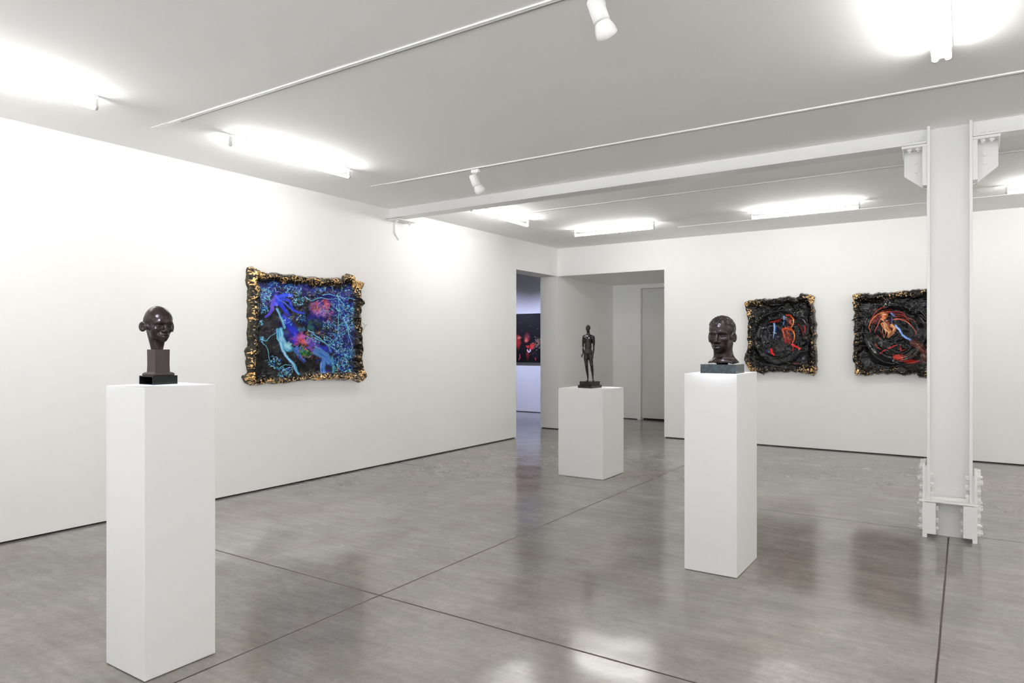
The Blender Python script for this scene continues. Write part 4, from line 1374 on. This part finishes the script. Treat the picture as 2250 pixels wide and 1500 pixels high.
for p, w_, c_ in [([(640, 400), (540, 450), (470, 560), (435, 660), (455, 740)], 14, RED), ([(700, 460), (600, 480), (510, 530), (450, 600), (435, 690), (460, 745)], 16, ORG), ([(640, 470), (560, 500), (490, 560), (440, 650)], 9, (255, 190, 110)),
                  ([(600, 560), (560, 640), (520, 720), (510, 750)], 18, (220, 90, 60)), ([(770, 480), (850, 455), (900, 480), (940, 540), (1000, 640)], 10, (170, 44, 40)), ([(760, 570), (840, 560), (930, 580), (1000, 640), (1060, 720)], 14, (215, 90, 66)),
                  ([(760, 575), (860, 570), (960, 610), (1030, 680), (1090, 760)], 9, (240, 130, 90)), ([(780, 500), (900, 520), (1000, 560), (1090, 610)], 8, (190, 60, 50)), ([(790, 530), (920, 540), (1010, 600)], 8, RED), ([(1000, 640), (1080, 730), (1090, 840)], 8, (150, 50, 50)),
                  ([(520, 900), (550, 950), (600, 980)], 12, (205, 70, 50)), ([(700, 970), (760, 945), (830, 920)], 26, (200, 40, 36)), ([(590, 1040), (640, 1000), (680, 985)], 26, (190, 44, 36)), ([(860, 950), (870, 1000), (940, 990)], 30, (170, 36, 28)),
                  ([(640, 640), (620, 720), (640, 830)], 9, (235, 140, 90)), ([(580, 700), (610, 780)], 9, (190, 50, 40)), ([(545, 790), (590, 850)], 12, (150, 34, 30)), ([(680, 700), (640, 830)], 8, (230, 90, 70))]:
    art.stroke(p, w_, c_, 0.9, 0.6, 5)
art.blob(640, 520, 55, 60, (225, 130, 80), 0.95, 0.6, 0.5, 24)
art.stroke([(620, 500), (660, 500)], 26, (255, 215, 180), 0.8, 0.8)
art.stroke([(600, 560), (640, 590)], 24, (240, 170, 120), 0.8, 0.8)
art.blob(700, 560, 60, 60, (24, 12, 12), 0.95, 0.5, 0.5)
art.stroke([(660, 470), (720, 460), (750, 500)], 26, (150, 60, 40), 0.8, 0.7)
SK = [(225, 100, 50), (190, 70, 36), (245, 160, 90), (120, 36, 20), (60, 16, 12), (255, 200, 140)]
art.brush([(650, 620), (680, 690), (720, 740), (700, 800)], 130, SK, 60, rng, 0.8, 0.25)
art.brush([(740, 640), (790, 690), (760, 750), (690, 820)], 60, SK, 40, rng, 0.8, 0.5)
art.stroke([(640, 640), (665, 760)], 18, (255, 200, 150), 0.85, 0.8, 8)
art.stroke([(745, 490), (775, 520)], 34, (120, 150, 225), 0.9, 0.8)
art.stroke([(745, 550), (750, 620)], 12, (110, 130, 220), 0.9, 0.8)
art.stroke([(800, 660), (850, 710), (890, 780), (950, 830), (1050, 875)], 38, (130, 170, 240), 0.95, 0.6, 30)
art.stroke([(810, 670), (860, 740)], 20, (200, 225, 255), 0.8, 0.9)
art.stroke([(1040, 890), (1120, 930), (1190, 1010), (1180, 1120)], 120, (74, 40, 34), 0.95, 0.4, 100)
for k in range(6):
    art.stroke([(1000 + k * 26, 900 + k * 18), (1060 + k * 26, 880 + k * 24), (1110 + k * 20, 930 + k * 22)], 9, (150, 90, 80), 0.7, 0.7)
art.blob(850, 1090, 90, 45, (185, 56, 34), 0.9, 0.6, 0.6)
art.blob(1000, 1150, 170, 32, (150, 34, 24), 0.9, 0.6, 0.6)
art.blob(980, 1080, 120, 40, (60, 40, 40), 0.7, 0.6, 0.6)
whirl = thing('resin_picture', 'black resin picture with whirling red hair, half hidden by the steel column', 'picture', (-0.75, YB, 1.0), 'pictures in crumpled resin frames')
art.finish(whirl, relief_b(-0.76, 1.56, 140), gold_b, 0.008)

# --- picture in the far gallery: dark with red lit faces and hands
fx0, fx1, fz0, fz1, fd = -9.35, -6.35, 1.055, 2.085, 0.07
far = thing('dark_picture', 'dark picture with red lit faces and raised hands, seen through the left opening', 'picture', (-7.8, GAL_Y1, fz0))
MB().box((fx0, GAL_Y1 - fd, fz0), (fx1, GAL_Y1, fz1), 0.002).build('canvas', M['frame_blk'], far)
nx_, ny_ = 420, 200
gx, gz = np.meshgrid(np.linspace(fx0 + 0.01, fx1 - 0.01, nx_), np.linspace(fz1 - 0.01, fz0 + 0.01, ny_), indexing='ij')
fa = Art.__new__(Art)
dist = gx * FW[0] + (GAL_Y1 - fd) * FW[1]
fa.x = ((CX + F_PX * (gx * RT[0] + (GAL_Y1 - fd) * RT[1]) / dist - 1120) * 5.357).ravel()
fa.y = ((CY - F_PX * (gz - CAM_H) / dist - 640) * 5.357).ravel()
fa.col = np.zeros((len(fa.x), 3)) + lin((10, 9, 12))
fa.blob(95, 590, 45, 95, (165, 40, 42), 0.95, 0.6, 0.4, 20)
fa.blob(110, 545, 30, 22, (225, 120, 110), 0.8, 0.8, 0.5, 10)
fa.blob(205, 540, 40, 62, (120, 40, 44), 0.95, 0.5, 0.3, 20)
fa.blob(195, 575, 26, 32, (230, 110, 100), 0.9, 0.7, 0.4, 8)
fa.blob(225, 530, 16, 22, (110, 80, 130), 0.7, 0.8)
fa.blob(140, 455, 18, 22, (60, 30, 34), 0.7, 0.7)
fa.blob(210, 740, 24, 70, (130, 36, 34), 0.9, 0.7, 0.3)
for q in range(5):
    fa.stroke([(250 + q * 6, 665), (243 + q * 14, 605 + abs(q - 2) * 6)], 15, (225, 70, 62), 0.95, 0.7, 9)
    fa.stroke([(215, 665), (190 + q * 12, 632 + abs(q - 2) * 4)], 13, (215, 60, 56), 0.9, 0.7, 8)
fa.blob(255, 668, 32, 26, (215, 60, 54), 0.9, 0.6, 0.3)
fa.stroke([(208, 690), (225, 715), (245, 700), (240, 685)], 18, (240, 225, 235), 0.9, 0.7)
for k in range(70):
    x, y = rng.gauss(335, 26), rng.gauss(600, 36)
    fa.stroke([(x, y), (x + rng.uniform(-14, 14), y + rng.uniform(-14, 14))], 8, rng.choice([(230, 200, 190), (200, 110, 90), (110, 90, 60), (150, 150, 100), (240, 220, 220)]), 0.8, 0.7, 3)
for k in range(40):
    x, y = rng.gauss(290, 30), rng.gauss(740, 26)
    fa.stroke([(x, y), (x + rng.uniform(-10, 10), y + rng.uniform(-14, 14))], 6, rng.choice([(40, 130, 100), (60, 90, 150), (150, 40, 50), (60, 60, 60)]), 0.7, 0.7, 2)
fa.stroke([(118, 740), (122, 780), (108, 805)], 14, (210, 70, 80), 0.9, 0.7)
fa.stroke([(300, 780), (306, 808)], 12, (220, 60, 60), 0.9, 0.7)
for x, y in ((124, 370), (236, 408), (330, 440)):
    fa.stroke([(x, y), (x + 1, y)], 9, (150, 150, 160), 0.8, 0.8)
for cxx in (-60, -200, 480, 640):
    fa.blob(cxx, 560, 44, 60, (150, 50, 50), 0.9, 0.6, 0.4, 20)
    fa.blob(cxx, 700, 60, 70, (70, 24, 26), 0.9, 0.6, 0.4, 20)
V = np.stack([gx.ravel(), np.full(gx.size, GAL_Y1 - fd - 0.003), gz.ravel()], 1)
ids = np.arange(nx_ * ny_).reshape(nx_, ny_)
q = np.stack([ids[:-1, :-1], ids[:-1, 1:], ids[1:, 1:], ids[1:, :-1]], -1).reshape(-1, 4)
o = mesh_obj('printed_image', V, q, M['resin'], far, False)
o.data.color_attributes.new('paint', 'FLOAT_COLOR', 'POINT').data.foreach_set('color', np.c_[np.clip(fa.col, 0, 1), np.ones(len(fa.x))].astype(np.float32).ravel())
sfl = NT('satin print')
sfl.set(Base_Color=sfl.n('ShaderNodeAttribute', attribute_name='paint').outputs['Color'], Roughness=0.4)
o.data.materials[0] = sfl.m

# far gallery lighting: bluish spots on its own track
spotlight(-8.6, 10.45, (-8.4, 12.3, 1.0), 'spotlight in the far gallery aimed at the dark picture', 95, 84, 0.9, (0.62, 0.66, 1.0))
spotlight(-7.0, 10.45, (-7.0, 12.3, 1.0), 'second spotlight in the far gallery aimed at the dark picture', 95, 84, 0.9, (0.62, 0.66, 1.0))
